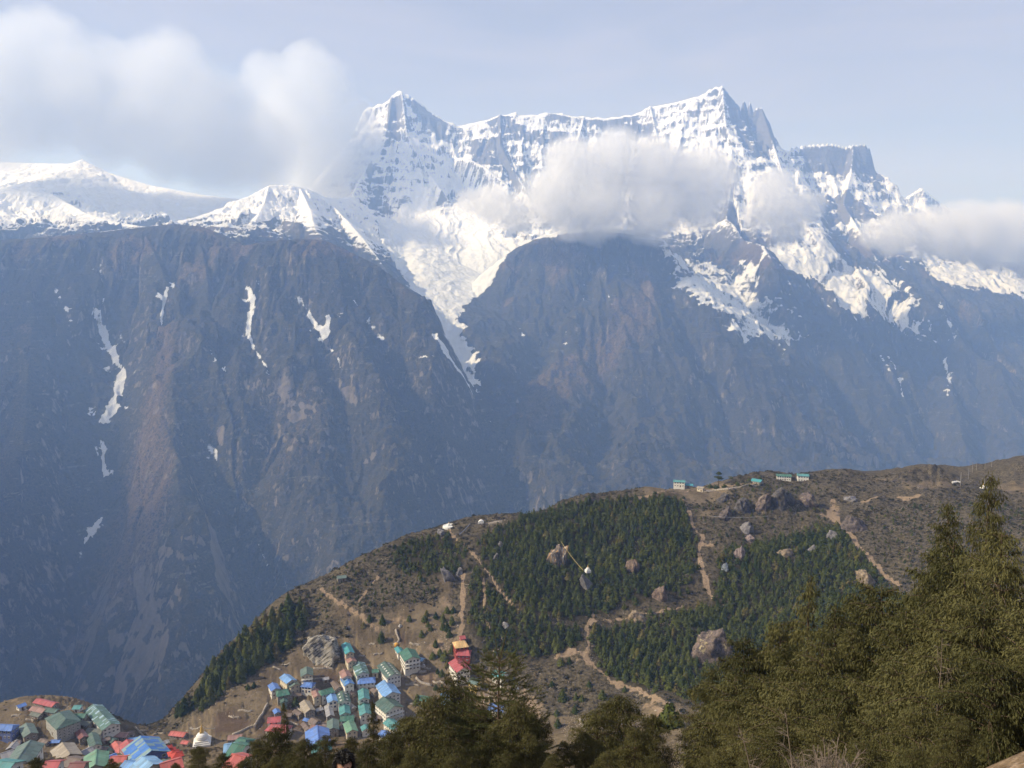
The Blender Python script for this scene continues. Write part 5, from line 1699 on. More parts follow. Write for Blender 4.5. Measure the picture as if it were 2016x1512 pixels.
for (pp, nm) in ((p, "lower"), (q, "upper")):
    mast(pp, 2.6, .08, nm + " post of the pale blue flags below the viewpoint")
# white tent and the row of carved stones on the crest right of the viewpoint
p = hill.hit(947, 1030, 200)
o = empty("tent", p); tag(o, "white tent on the crest right of the viewpoint", "tent")
bm = bmesh.new(); pr = [(-2.6, 0), (-2.2, 1.5), (-1.2, 2.5), (0, 2.9), (1.2, 2.5), (2.2, 1.5), (2.6, 0)]
for yy in (-2, 2):
    pass
rows = [[bm.verts.new((x, yy, z)) for x, z in pr] for yy in (-2, -.6, .8, 2)]
for r0, r1 in zip(rows[:-1], rows[1:]):
    for k in range(6): bm.faces.new((r0[k], r0[k + 1], r1[k + 1], r1[k]))
bm.faces.new(rows[0]); bm.faces.new(rows[-1])
bm_obj("cloth", bm, M_WHITE, o)


def stone_wall(label, px, w=.55, h=1.1, mat=None, name="stone_wall"):
    Q, t = resample(hh(px), 1.5)
    d = np.gradient(Q[:, :2], axis=0); d /= np.linalg.norm(d, axis=1)[:, None] + 1e-9
    n = np.stack([-d[:, 1], d[:, 0]], -1)
    jit = fbm(np.arange(len(Q)) * .6, np.full(len(Q), px[0][0] * .1), 3, 271)
    rows = []
    for s, zz_ in ((-1, -.8), (-.85, 1), (.85, 1), (1, -.8)):
        xy_ = Q[:, :2] + n * (s * w * (1 + .25 * jit))[:, None]
        rows.append(np.c_[xy_, hill.height(xy_[:, 0], xy_[:, 1]) + (h * (1 + .35 * jit) if zz_ > 0 else zz_)])
    V = np.stack(rows, 1); m_ = len(Q)
    idx = np.arange(m_ * 4).reshape(m_, 4)
    f = [np.stack([idx[:-1, k], idx[:-1, k + 1], idx[1:, k + 1], idx[1:, k]], -1) for k in range(3)]
    ends = np.array([idx[0, ::-1], idx[-1]])
    o = np_mesh(name, V, np.concatenate(f + [ends])[:, ::-1], mat or M_STONEW, smooth=False)
    return tag(o, label, "wall", "dry stone walls")


for lab, px in (("curved grey stone wall edging the round field at lower left", [z2(385, 1110), z2(440, 1020), z2(490, 935), z2(520, 900)]),
                ("stone wall running from the rusty shed to the round field", [z2(180, 1192), z2(260, 1160), z2(330, 1120), z2(400, 1105)]),
                ("stone terrace wall right of the white lodge row", [z2(1700, 690), z2(1770, 610), z2(1790, 560)]),
                ("stone wall beside the lane in the village middle", [z2(940, 790), z2(1000, 880), z2(1060, 1020)]),
                ("stone wall above the dark field with the red houses", [z2(760, 900), z2(830, 960), z2(860, 1000)]),
                ("pale stone terrace wall under the lone deep green lodge", [z2(1890, 560), z2(1960, 600), z2(2016, 590)]),
                ("stone wall round the ploughed strip left of the temple", [z3(90, 650), z3(150, 700), z3(240, 722)]),
                ("long stone wall along the crest below the tall pine", [z6(890, 378), z6(1000, 362), z6(1120, 352), z6(1250, 330), z6(1420, 318)]),
                ("terrace wall near the white stones right of the sapling", [z3(1640, 1040), z3(1665, 1100), z3(1690, 1180)]),
                ("terrace wall across the field behind the temple", [z2(1720, 200), z2(1760, 300), z2(1700, 340)]),
                ("row of carved ochre stones on the crest right of the white tent", [(962, 1032), (975, 1029), (990, 1028)]),
                ("low white wall beside the double pole on the plateau", [(1874, 951), (1884, 949), (1891, 950)]),
                ("stone wall with a walled yard at the bottom left", [z1(340, 1300), z1(480, 1260), z1(560, 1240)]),
                ("stone wall along the path left of the gatehouse", [z1(1280, 1120), z1(1330, 1170), z1(1360, 1210)])):
    stone_wall(lab, px, mat=M_WHITE if 'white wall' in lab else None)

rw = random.Random(8)
for c in [z2(600, 560), z2(700, 520), z2(1000, 560), z2(1100, 560), z2(1400, 440), z2(1560, 420), z2(1600, 300), z2(1820, 640), z2(1880, 720), z2(300, 960), z2(200, 1020), z2(760, 1080), z2(900, 620), z2(1000, 660), z2(1720, 760), z2(1900, 900), z2(1500, 330), z2(1900, 330), z1(150, 1000), z1(280, 1050), z1(600, 1320), z1(1350, 1150), z1(1500, 1180), z3(200, 560), z3(300, 690), z3(60, 700)]:
    L_ = rw.uniform(6, 15); sl_ = rw.uniform(-.35, .35)
    stone_wall("low stone terrace wall among the village houses and fields", [(c[0] - L_, c[1] - sl_ * L_), (c[0] - L_ * .3, c[1] + rw.uniform(-2, 2)), (c[0] + L_ * .4, c[1] + rw.uniform(-2, 2)), (c[0] + L_, c[1] + sl_ * L_)], w=.35, h=.75, name="terrace_wall")
for k, c in enumerate([z2(700, 760), z2(1010, 830), z2(1330, 960), z2(1690, 560), z2(1290, 480), z2(560, 900), z1(640, 930), z1(1130, 1380), z1(290, 940), z1(1800, 1200)]):
    q = hill.hit(c[0], c[1], 200)
    mast(q, rw.uniform(6, 9), .09, "thin pale flag pole standing between the village houses", "flag_pole", "flag pole", group="flag poles of the village")

# red fabric canopies in a row beside the patchwork roof
M_RED = plain("red_fabric", (.42, .07, .06), .8, .1)
for k, (X, Yz, lab) in enumerate(((1585, 1345, "topmost red canopy in the row beside the patchwork roof"), (1615, 1372, "second red canopy from the top beside the patchwork roof"), (1645, 1398, "third red canopy from the top beside the patchwork roof"), (1675, 1420, "lowest red canopy in the row beside the patchwork roof"))):
    p = hill.hit(*z1(X, Yz + 18), 200)
    o = empty("canopy", p, .6); tag(o, lab, "canopy", "red canopies in a row")
    bm = roof_mesh(3.4, 3.0, .8, 2.2, .1, 1.5, .06)
    bm_obj("cover", bm, M_RED, o)
    for sx_ in (-1, 1):
        for sy_ in (-1, 1):
            v, f = tube([(sx_ * 1.5, sy_ * 1.3, -.4), (sx_ * 1.5, sy_ * 1.3, 2.1)], [.05, .05], 5)
            np_mesh("post", v, f, M_POLE).parent = o
# orange water tank
p = hill.hit(*z2(1730, 345), 200)
o = empty("water_tank", p); tag(o, "round orange water tank above the lone deep green lodge", "water tank")
bm = bmesh.new(); lathe(bm, [(1.3, 0), (1.45, .2), (1.45, 1.5), (1.2, 2.0), (.5, 2.3), (.4, 2.45)], 16); bm_obj("body", bm, plain("tank_orange", (.62, .33, .05), .5, .3), o)
bm = bmesh.new(); lathe(bm, [(.38, 2.4), (.38, 2.6), (.05, 2.62)], 12); bm_obj("lid", bm, plain("tank_lid", (.5, .26, .05), .5, .3), o)
# white dishes / boulders painted white in the field
for (X, Yz, w, lab, f) in ((1765, 160, 3.2, "white painted rock in the field above the lone lodge", z2), (1105, 480, 1.2, "small white stone in the field under the striped outcrop", z2), (1040, 750, 4.5, "white rock seen right of the sapling trunk", z3), (160, 540, 4.0, "pile of white building stones right of the lone lodge", z3), (945, 180, 3.0, "white rock high above the sapling", z3)):
    p = hill.hit(*f(X, Yz), 200)
    boulder(p, w, w * .6, 'white', lab, 900 + X, "rock")


# ------------------------------------------------------------------ the tall umbrella pine on the crest
def plate_pine(loc, h, plates, label, seed):
    o = empty("pine_tree", loc); tag(o, label, "pine tree")
    r = np.random.default_rng(seed)
    v, f = tube([(0, 0, -.5), (.02 * h, 0, h * .35), (-.02 * h, 0, h * .7), (.01 * h, 0, h * .97)], [.03 * h, .024 * h, .015 * h, .006 * h], 7)
    np_mesh("trunk", v, f, M_BARK).parent = o
    P = []; N = []
    for (zc, rad, th, ox) in plates:
        n = int(500 * rad / .3)
        a = r.uniform(0, 6.28, n); q = np.sqrt(r.uniform(0, 1, n)) * rad * (1 + .25 * np.sin(3 * a))
        P.append(np.stack([np.cos(a) * q + ox, np.sin(a) * q, zc + r.normal(size=n) * th * (1.1 - q / rad / 1.6)], -1) * h)
        N.append(np.stack([np.cos(a) * .5, np.sin(a) * .5, r.uniform(.2, 1, n)], -1))
    P = np.concatenate(P); N = np.concatenate(N) + r.normal(size=P.shape) * .4
    N /= np.linalg.norm(N, axis=1)[:, None]
    V = tri_clump(P, N, .028 * h * r.uniform(.7, 1.3, len(P)), r)
    np_mesh("crown", V, np.arange(len(V)).reshape(-1, 3), M_CON, {"tint": np.full(len(V), .1)}, smooth=False).parent = o


p = hill.hit(*z6(1030, 318), 200)
plate_pine(p, 13.5, ((.95, .13, .03, 0), (.86, .20, .025, .02), (.62, .26, .03, -.02), (.52, .20, .03, .12)), "tall pine with flat plates of foliage standing alone on the crest", 61)
p = hill.hit(*z6(1142, 290), 200)
plate_pine(p, 6.5, ((.85, .34, .06, 0), (.65, .22, .05, .2)), "small flat topped pine right of the tall crest pine", 62)


def round_bush(loc, w, h, label, seed, group="bushes on the crest"):
    o = empty("bush", loc, random.uniform(0, 6), (w * .5, w * .5, h)); tag(o, label, "bush", group)
    V = bush_pts(420, seed)
    # finer leaves for a bush seen on its own
    c = V.reshape(-1, 3, 3).mean(1, keepdims=True)
    V = (c + (V.reshape(-1, 3, 3) - c) * .42).reshape(-1, 3)
    np_mesh("crown", V, np.arange(len(V)).reshape(-1, 3), M_CON, {"tint": np.full(len(V), .05)}, smooth=False).parent = o
    v, f = tube([(0, 0, -.15), (.03, 0, .5)], [.06, .02], 5)
    np_mesh("trunk", v, f, M_BARK).parent = o


for k, (X, Yz, w, h, lab) in enumerate(((950, 340, 8, 6, "large dark bush left of the foot of the tall crest pine"), (1010, 345, 8, 5.5, "large dark bush at the foot of the tall crest pine"), (1085, 335, 7, 4.5, "dark bush right of the foot of the tall crest pine"), (1208, 312, 5.5, 5, "pointed dark bush right of the small flat topped pine"),
                                        (1316, 275, 4.5, 4, "round bush left of the walled crest house"), (1425, 258, 5, 4.5, "round bush behind the walled crest house"), (1715, 262, 4, 4, "round bush between the two white crest houses"), (430, 395, 5, 3.5, "round bush on the crest left of the white house"), (700, 440, 4, 3.5, "dark bush below the white crest house"), (560, 430, 4, 3, "small round bush on the brown field of the crest"))):
    p = hill.hit(*z6(X, Yz), 200)
    round_bush(p, w, h, lab, 700 + k)

# ------------------------------------------------------------------ the trees and bushes close by
def needle_material(name, dark, light, tip):
    m = MT(name, 0.7, 0.12)
    oi = m.n.new("ShaderNodeObjectInfo")
    t = m.attr('tint')
    c = m.mix(t, dark, light)
    c = m.mix(m.math('MULTIPLY', m.attr('tip'), 0.55), c, tip)
    c = m.mix(m.math('MULTIPLY', oi.outputs['Random'], 0.45), c, m.mix(0.5, light, tip))
    hs = m.n.new("ShaderNodeHueSaturation")
    m.l.new(m.mr(oi.outputs['Random'], 0, 1, .85, 1.15, False), hs.inputs['Value'])
    m.l.new(c, hs.inputs['Color'])
    m.color(hs.outputs[0])
    tr = m.n.new("ShaderNodeBsdfTranslucent"); m.l.new(hs.outputs[0], tr.inputs['Color'])
    mx_ = m.n.new("ShaderNodeMixShader"); mx_.inputs[0].default_value = 0.22
    m.l.new(m.b.outputs[0], mx_.inputs[1]); m.l.new(tr.outputs[0], mx_.inputs[2]); m.l.new(mx_.outputs[0], m.out.inputs[0])
    return m.m


M_JUN = needle_material("juniper_sprays", (0.016, 0.021, 0.009), (0.122, 0.122, 0.045), (0.165, 0.138, 0.062))
M_FIR = needle_material("fir_needles", (0.030, 0.045, 0.016), (0.095, 0.115, 0.038), (0.13, 0.115, 0.050))
M_TWIG = MT("dry_twig", .95, .03)
M_TWIG.color(M_TWIG.mix(M_TWIG.noise(M_TWIG.co('Object'), 6, 5, .65), (.10, .08, .065), (.27, .22, .18)))
M_TWIG = M_TWIG.m


def diamonds(base, dirn, length, width, r):
    """thin leaf sprays: a kite from base along dirn, slightly curled"""
    n = len(base)
    d = dirn / (np.linalg.norm(dirn, axis=1)[:, None] + 1e-9)
    s = np.cross(d, r.normal(size=(n, 3))); s /= np.linalg.norm(s, axis=1)[:, None] + 1e-9
    L = length[:, None]; w = width[:, None]
    mid = base + d * L * .5
    mid[:, 2] += length * .06
    tip = base + d * L
    tip[:, 2] -= length * .10
    return np.stack([base, mid + s * w, tip, mid - s * w], 1).reshape(-1, 3)


def juniper_mesh(seed, H, R, nb, dens, narrow=1.0, top_bare=0.0, gap=0.0):
    r = np.random.default_rng(seed)
    B = []; D = []; Ls = []; Ws = []; tint = []; tipv = []
    wood_v = []; wood_f = []; off = 0

    def add_wood(pts, rads, seg=5):
        nonlocal off
        v, f = tube(pts, rads, seg)
        wood_v.append(v); wood_f.append(f + off); off += len(v)
    lean = r.uniform(-.05, .05, 2)
    tz_ = np.linspace(0, H, 9)
    tx = lean[0] * tz_ + .07 * np.sin(tz_ * 1.1 + seed); ty = lean[1] * tz_ + .07 * np.cos(tz_ * .9 + seed)
    tx -= tx[0]; ty -= ty[0]
    add_wood(np.stack([tx, ty, tz_ - .15], -1), np.linspace(.016 * H + .02, .012, 9), 7)
    lobe = r.uniform(0, 6.28, 4)
    for k in range(nb):
        u = (k + r.uniform(0, 1)) / nb
        u = .03 + .96 * u ** .85
        a = k * 2.399 + r.uniform(-.5, .5)
        prof = (1 - u) ** (.72 * narrow) * min(1, .45 + u * 3.2)
        lob = 1 + .22 * math.sin(2 * a + lobe[0] + u * 5) + .18 * math.sin(3 * a + lobe[1] - u * 9)
        L = max(.10, R * prof * lob * r.uniform(.62, 1.12))
        if r.uniform() < gap: continue
        z0 = u * H
        o = np.array([np.interp(z0, tz_, tx), np.interp(z0, tz_, ty), z0])
        h = np.array([math.cos(a), math.sin(a), 0])
        rise = r.uniform(.35, .75) * (1 + .6 * u); droop = r.uniform(.35, .75)
        ns = 6
        s = np.linspace(0, 1, ns)
        wob = r.normal(size=2) * .07
        path = o + h * (L * s)[:, None] + np.array([-h[1], h[0], 0]) * (wob[0] * L * s ** 2)[:, None]
        path[:, 2] += L * (rise * s - droop * s ** 2)
        add_wood(path, np.linspace(.012 + .010 * L, .004, ns), 4)
        m = int(max(5, L * dens))
        q = r.uniform(.12, 1.02, m) ** .8
        P = np.stack([np.interp(q, s, path[:, i]) for i in range(3)], -1)
        # flat fan either side of the bough
        side = r.normal(size=m) * (.10 + .30 * L * (1 - .75 * q) * np.minimum(1, q * 2.5) * .8)
        P = P + np.array([-h[1], h[0], 0]) * side[:, None]
        P[:, 2] -= np.abs(side) * .22 + r.uniform(-.05, .07, m)
        for j in range(8):
            b = P + r.normal(size=(m, 3)) * np.array([.085, .085, .06])
            d = h * r.uniform(.0, .55, m)[:, None] + np.array([-h[1], h[0], 0]) * (np.sign(side) * r.uniform(0, .35, m))[:, None] + r.normal(size=(m, 3)) * .30
            d[:, 2] -= r.uniform(.35, 1.3, m)
            B.append(b); D.append(d)
            Ls.append(r.uniform(.08, .21, m)); Ws.append(r.uniform(.010, .022, m))
            tint.append(np.clip(r.normal(.42, .2, m) + .25 * (q - .6), 0, 1)); tipv.append(np.clip(r.normal(.25, .3, m), 0, 1))
    # leader tuft
    m = 60
    P = np.stack([np.full(m, tx[-1]), np.full(m, ty[-1]), r.uniform(H * .88, H * 1.0, m)], -1)
    B.append(P); D.append(r.normal(size=(m, 3)) * .8 + np.array([0, 0, .3])); Ls.append(r.uniform(.08, .2, m)); Ws.append(r.uniform(.01, .02, m)); tint.append(r.uniform(.2, .6, m)); tipv.append(r.uniform(0, .6, m))
    B = np.concatenate(B); D = np.concatenate(D); Ls = np.concatenate(Ls); Ws = np.concatenate(Ws); tint = np.concatenate(tint); tipv = np.concatenate(tipv)
    V = diamonds(B, D, Ls, Ws, r)
    F = np.arange(len(V)).reshape(-1, 4)
    tp = np.zeros((len(B), 4)); tp[:, 2] = 1; tp[:, 1] = tp[:, 3] = .3
    crown = np_mesh("crown", V, F, M_JUN, {"tint": np.repeat(tint, 4), "tip": (tp * tipv[:, None]).ravel()}, smooth=False, link=False).data
    trunk = np_mesh("trunk", np.concatenate(wood_v), np.concatenate(wood_f), M_BARK, link=False).data
    return crown, trunk, H


JUN = [juniper_mesh(801, 9.0, 2.9, 88, 28, .95), juniper_mesh(802, 8.0, 2.7, 78, 29, 1.05), juniper_mesh(803, 6.5, 2.6, 66, 30, .8), juniper_mesh(804, 5.0, 2.4, 56, 31, .7), juniper_mesh(805, 7.0, 1.7, 66, 28, 1.15, gap=.1), juniper_mesh(806, 11.0, 3.0, 104, 27, 1.1)]


def juniper(px, py, Y, v, label, group="junipers close to the viewer", wide=1.0, name="juniper_tree", cat="juniper"):
    x, y, zt = W(px, py, Y)
    zg = float(hill.height(x, y))
    crown, trunk, H = JUN[v]
    h = max(1.0, zt - zg)
    s = h / H
    o = empty(name, (x, y, zg), random.uniform(0, 6.28), (s * wide, s * wide, s))
    tag(o, label, cat, group)
    for nm, me in (("crown", crown), ("trunk", trunk)):
        q = bpy.data.objects.new(nm, me); COL.objects.link(q); q.parent = o
    return o


RIGHT = [
    (1968, 930, 27, 5, .72, "tallest juniper at the right edge, its thin spire rising over the skyline"),
    (1852, 985, 30, 5, .85, "second tallest juniper, left of the one at the right edge, with a bent spire"),
    (1992, 1040, 22, 0, 1.1, None), (1905, 1065, 25, 0, 1.1, None), (1935, 1130, 20, 1, 1.2, None), (1800, 1128, 32, 1, 1.1, None), (1740, 1160, 34, 2, 1.1, None), (1693, 1172, 36, 2, 1.0, None),
    (1580, 1140, 36, 4, .9, "slim juniper with a bare pale leader standing up against the wood"),
    (1640, 1195, 33, 1, 1.1, None), (1535, 1225, 38, 2, 1.05, None), (1470, 1262, 38, 2, 1.0, "juniper whose pointed top stands beside the big lichen boulder"), (1405, 1320, 40, 2, .9, None), (1440, 1335, 34, 3, 1.1, None), (1372, 1425, 37, 3, .9, "leftmost juniper of the big right-hand clump"),
    (1560, 1262, 30, 1, 1.1, None), (1622, 1275, 27, 2, 1.2, None), (1702, 1235, 27, 1, 1.2, None), (1782, 1215, 25, 2, 1.2, None), (1862, 1180, 22, 1, 1.2, None), (1945, 1195, 19, 2, 1.2, None), (2018, 1150, 18, 1, 1.2, None),
    (1500, 1335, 30, 3, 1.1, None), (1582, 1345, 25, 3, 1.2, None), (1672, 1330, 22, 3, 1.2, None), (1762, 1322, 20, 3, 1.2, None), (1852, 1292, 18, 3, 1.2, None), (1952, 1300, 15.5, 3, 1.0, None), (2040, 1290, 15.5, 3, .9, None),
    (1452, 1412, 28, 3, 1.1, None), (1542, 1425, 23, 3, 1.1, None), (1632, 1412, 20, 3, 1.1, None), (1732, 1405, 17.5, 3, 1.1, None), (1822, 1392, 15.5, 3, 1.1, None), (1400, 1470, 30, 3, 1.1, None), (1890, 1410, 14, 3, .9, None), (1480, 1475, 22, 3, 1.0, None), (1700, 1462, 14.5, 3, 1.0, None), (1800, 1470, 12.5, 3, .9, None), (1600, 1480, 17, 3, 1.0, None),
]
LEFT = [
    (893, 1338, 36, 2, 1.0, "bushy juniper left of the dark sapling"), (850, 1375, 33, 3, 1.1, None), (1015, 1385, 31, 3, 1.0, None), (940, 1392, 34, 3, 1.2, None), (1048, 1405, 34, 3, .8, None), (1222, 1372, 38, 3, 1.1, "rounded juniper in the middle, right of the gap beside the sapling"), (1180, 1398, 36, 3, 1.0, None), (1288, 1408, 37, 3, .9, None), (1150, 1445, 34, 3, 1.0, None), (1250, 1435, 31, 3, 1.1, None),
    (1040, 1445, 30, 3, 1.0, None), (965, 1440, 29, 3, 1.1, None), (882, 1432, 28, 3, 1.1, None), (805, 1412, 33, 3, 1.0, None), (738, 1382, 36, 4, .75, "slim dark juniper spire in front of the village roofs"), (768, 1442, 30, 3, 1.0, None), (690, 1452, 36, 3, .8, None), (561, 1380, 38, 4, .6, "thin brownish juniper spire in front of the two pinkish red roofs"), (545, 1432, 36, 3, .9, None), (602, 1455, 32, 3, 1.0, None), (642, 1447, 35, 3, .8, None), (505, 1458, 37, 3, .9, None), (390, 1470, 42, 3, .9, "small juniper at the bottom edge in front of the big stupa"), (440, 1482, 40, 3, .8, None),
    (722, 1470, 28, 3, 1.0, None), (478, 1498, 36, 3, .9, None), (1090, 1485, 28, 3, .9, None), (1200, 1480, 26, 3, 1.1, None), (1290, 1480, 27, 3, 1.0, None), (1000, 1482, 24, 3, 1.1, None), (900, 1485, 23, 3, 1.1, None), (810, 1480, 24, 3, 1.1, None), (590, 1492, 27, 3, 1.0, None), (540, 1490, 30, 3, .9, None), (70, 1492, 48, 3, .9, "yellowish juniper top at the bottom left corner"), (218, 1494, 46, 3, .7, "small juniper top at the bottom edge left of the red roofed wing"), (345, 1502, 44, 3, .8, None), (1110, 1460, 33, 3, .7, None),
]
for L_, gname, lab0 in ((RIGHT, "junipers of the big right-hand clump", "olive green juniper with drooping sprays in the dense right-hand clump"), (LEFT, "junipers along the bottom edge", "olive green juniper in the row along the bottom edge of the photo")):
    for (px, py, Y, v, wd, lab) in L_:
        juniper(px, py, Y, v, lab or lab0, gname, wd)


# the open dark sapling whose boughs show singly
def fir_sapling(px, py, Y, label):
    r = np.random.default_rng(77)
    x, y, zt = W(px, py, Y)
    zg = float(hill.height(x, y))
    H = zt - zg
    o = empty("fir_sapling", (x, y, zg)); tag(o, label, "sapling")
    wood_v, wood_f, off = [], [], 0
    B, D, Ls, Ws = [], [], [], []

    def add(pts, rads, seg=5, needles=95, nl=.085):
        nonlocal off
        pts = np.array(pts)
        v, f = tube(pts, rads, seg)
        wood_v.append(v); wood_f.append(f + off); off += len(v)
        if not needles: return
        L = np.linalg.norm(np.diff(pts, axis=0), axis=1).sum()
        n = int(L * needles)
        u = r.uniform(.06, 1, n); s = np.linspace(0, 1, len(pts))
        P = np.stack([np.interp(u, s, pts[:, i]) for i in range(3)], -1)
        d = (pts[-1] - pts[0]) / (np.linalg.norm(pts[-1] - pts[0]) + 1e-9)
        q = r.normal(size=(n, 3)); q -= (q @ d)[:, None] * d
        q /= np.linalg.norm(q, axis=1)[:, None]
        q = q + d * .7 + np.array([0, 0, .25])
        B.append(P); D.append(q); Ls.append(r.uniform(.6, 1.2, n) * nl); Ws.append(np.full(n, .009))
    T = lambda z: np.array([.03 * math.sin(z * 1.3), .02 * math.cos(z), z])
    zf = H * .80
    add([T(z) for z in np.linspace(-.2, zf, 9)], np.linspace(.075, .03, 9), 7, 16)
    top = T(zf)
    # forked leader
    add([top, top + np.array([.15, 0, .30 * H * .30]), top + np.array([.36, 0, H * .205])], [.028, .018, .007], 5, 90)
    add([top, top + np.array([-.10, 0, .12 * H * .5]), top + np.array([-.22, .05, H * .165])], [.025, .016, .007], 5, 80)
    add([top + np.array([.15, 0, .09 * H]), top + np.array([.42, .05, .13 * H])], [.012, .005], 4)
    add([top + np.array([-.1, 0, .06 * H]), top + np.array([-.38, .05, .07 * H])], [.012, .005], 4)
    lv = list(np.linspace(.16, .79, 10))
    for k, u in enumerate(lv):
        nb = r.integers(5, 8)
        a0 = r.uniform(0, 6.28)
        for j in range(nb):
            a = a0 + j * 6.283 / nb + r.uniform(-.25, .25)
            L = (1 - u) ** .8 * H * .52 * r.uniform(.65, 1.15)
            h = np.array([math.cos(a), math.sin(a), 0]); sd_ = np.array([-h[1], h[0], 0])
            o0 = T(u * H)
            s = np.linspace(0, 1, 6)
            path = o0 + h * (L * s)[:, None] + sd_ * (r.normal() * .08 * L * s ** 2)[:, None]
            path[:, 2] += L * (.10 * s + .32 * s ** 2)
            add(path, np.linspace(.022, .006, 6), 5, 110)
            for q in r.uniform(.3, .97, int(2 + L * 6)):
                b = np.array([np.interp(q, s, path[:, i]) for i in range(3)])
                sg = r.choice([-1, 1]); l2 = L * (1.05 - q) * r.uniform(.3, .6) + .1
                add([b, b + (h * .6 + sd_ * sg * .8) * l2 * .5 + np.array([0, 0, .05 * l2]), b + (h * .75 + sd_ * sg * .7) * l2 + np.array([0, 0, .22 * l2])], [.008, .006, .004], 4, 120)
    B = np.concatenate(B); D = np.concatenate(D); Ls = np.concatenate(Ls); Ws = np.concatenate(Ws)
    V = diamonds(B, D, Ls, Ws, r)
    tp = np.zeros((len(B), 4)); tp[:, 2] = .5
    c = np_mesh("crown", V, np.arange(len(V)).reshape(-1, 4), M_FIR, {"tint": np.repeat(r.uniform(.0, .7, len(B)), 4), "tip": tp.ravel()}, smooth=False); c.parent = o
    np_mesh("trunk", np.concatenate(wood_v), np.concatenate(wood_f), M_BARK).parent = o


fir_sapling(982, 1237, 33, "open dark fir sapling with a forked top standing above the near bushes")


def dry_shrub(px, py, Y, h, spread, n, label, seed, name="dead_sapling", cat="dead sapling", lean=(0, 0), fine=True):
    r = np.random.default_rng(seed)
    x, y, zt = W(px, py, Y)
    zg = float(hill.height(x, y))
    if h is None: h = zt - zg
    o = empty(name, (x, y, zg)); tag(o, label, cat)
    vs, fs, off = [], [], 0
    vt, ft, offt = [], [], 0
    for k in range(n):
        a = r.uniform(0, 6.28); sp = spread * r.uniform(.3, 1)
        top = np.array([lean[0] * h + math.cos(a) * sp, lean[1] * h + math.sin(a) * sp, h * r.uniform(.75, 1)])
        if n == 1: top = np.array([lean[0] * h, lean[1] * h, h])
        s = np.linspace(0, 1, 6)
        P = np.stack([top[0] * s ** 1.4, top[1] * s ** 1.4, top[2] * s], -1) + r.normal(size=(6, 3)) * .03 * h * s[:, None] * (1 - s)[:, None]
        v, f = tube(P, np.linspace(.028 if n == 1 else .016, .005, 6), 5); vs.append(v); fs.append(f + off); off += len(v)
        for j in range(16 if n == 1 else 9):
            q = r.uniform(.3, .98)
            b = np.array([np.interp(q, s, P[:, i]) for i in range(3)])
            d = r.normal(size=3); d[2] = abs(d[2]) * .7 + .15; d /= np.linalg.norm(d)
            l = h * .20 * (1.15 - q) * r.uniform(.5, 1.2) + .1
            c = b + d * l * .55; e = b + d * l + np.array([0, 0, -.05 * l])
            v, f = tube([b, c, e], [.006, .005, .0025], 4); vt.append(v); ft.append(f + offt); offt += len(v)
            for i in range(3):
                d2 = d + r.normal(size=3) * .6
                v, f = tube([c, c + d2 * l * .45], [.004, .002], 3); vt.append(v); ft.append(f + offt); offt += len(v)
    np_mesh("trunk" if n == 1 else "stems", np.concatenate(vs), np.concatenate(fs), M_TWIG).parent = o
    np_mesh("twigs", np.concatenate(vt), np.concatenate(ft), M_TWIG).parent = o


dry_shrub(1500, 1425, 17, None, .2, 1, "leaning pale dead sapling in front of the right-hand clump", 91, lean=(-.25, 0))
dry_shrub(1572, 1410, 16, None, .2, 1, "upright pale dead sapling right of the leaning one", 92, lean=(-.1, .05))
dry_shrub(1855, 1255, 17.5, None, .2, 1, "dry brown leader rising from the middle of the right-hand clump", 93)
dry_shrub(1640, 1470, 12.5, None, .55, 26, "bare purplish shrub at the bottom edge", 94, "bare_shrub", "shrub")
dry_shrub(1600, 1480, 12.0, None, .45, 20, "second bare shrub at the bottom edge, left of the purplish one", 95, "bare_shrub", "shrub")
for k, (px, py, Y, w, hh_, lab) in enumerate(((1660, 1505, 11.5, .9, .5, "brown rock under the bare purplish shrub"), (1585, 1508, 11.8, .8, .45, "brown rock at the bottom edge left of the shrubs"), (1720, 1500, 11.2, .7, .5, "dark pointed rock right of the bare purplish shrub"))):
    x, y, z = W(px, py, Y)
    boulder((x, y, float(hill.height(x, y))), w, hh_, 'tan', lab, 950 + k, "rock")


# ------------------------------------------------------------------ the person just below the viewer
def capsule_cloud(bm, parts):
    for (a, b, ra, rb) in parts:
        a, b = np.array(a), np.array(b)
        n = max(2, int(np.linalg.norm(b - a) / (min(ra, rb) * .45)) + 1)
        for t in np.linspace(0, 1, n):
            c = a + (b - a) * t
            bmesh.ops.create_icosphere(bm, subdivisions=2, radius=ra + (rb - ra) * t, matrix=Matrix.Translation(c))


def blob_obj(name, parts, vox, mat, parent, ell=()):
    bm = bmesh.new()
    capsule_cloud(bm, parts)
    for (c, rad) in ell:
        bmesh.ops.create_icosphere(bm, subdivisions=3, radius=1, matrix=Matrix.Translation(c) @ Matrix.Diagonal((*rad, 1)))
    me = bpy.data.meshes.new(name); bm.to_mesh(me); bm.free()
    me.materials.append(mat)
    o = bpy.data.objects.new(name, me); COL.objects.link(o)
    if parent: o.parent = parent
    m = o.modifiers.new("skin", 'REMESH'); m.mode = 'VOXEL'; m.voxel_size = vox; m.use_smooth_shade = True
    s = o.modifiers.new("soft", 'SMOOTH'); s.factor = .5; s.iterations = 3
    return o


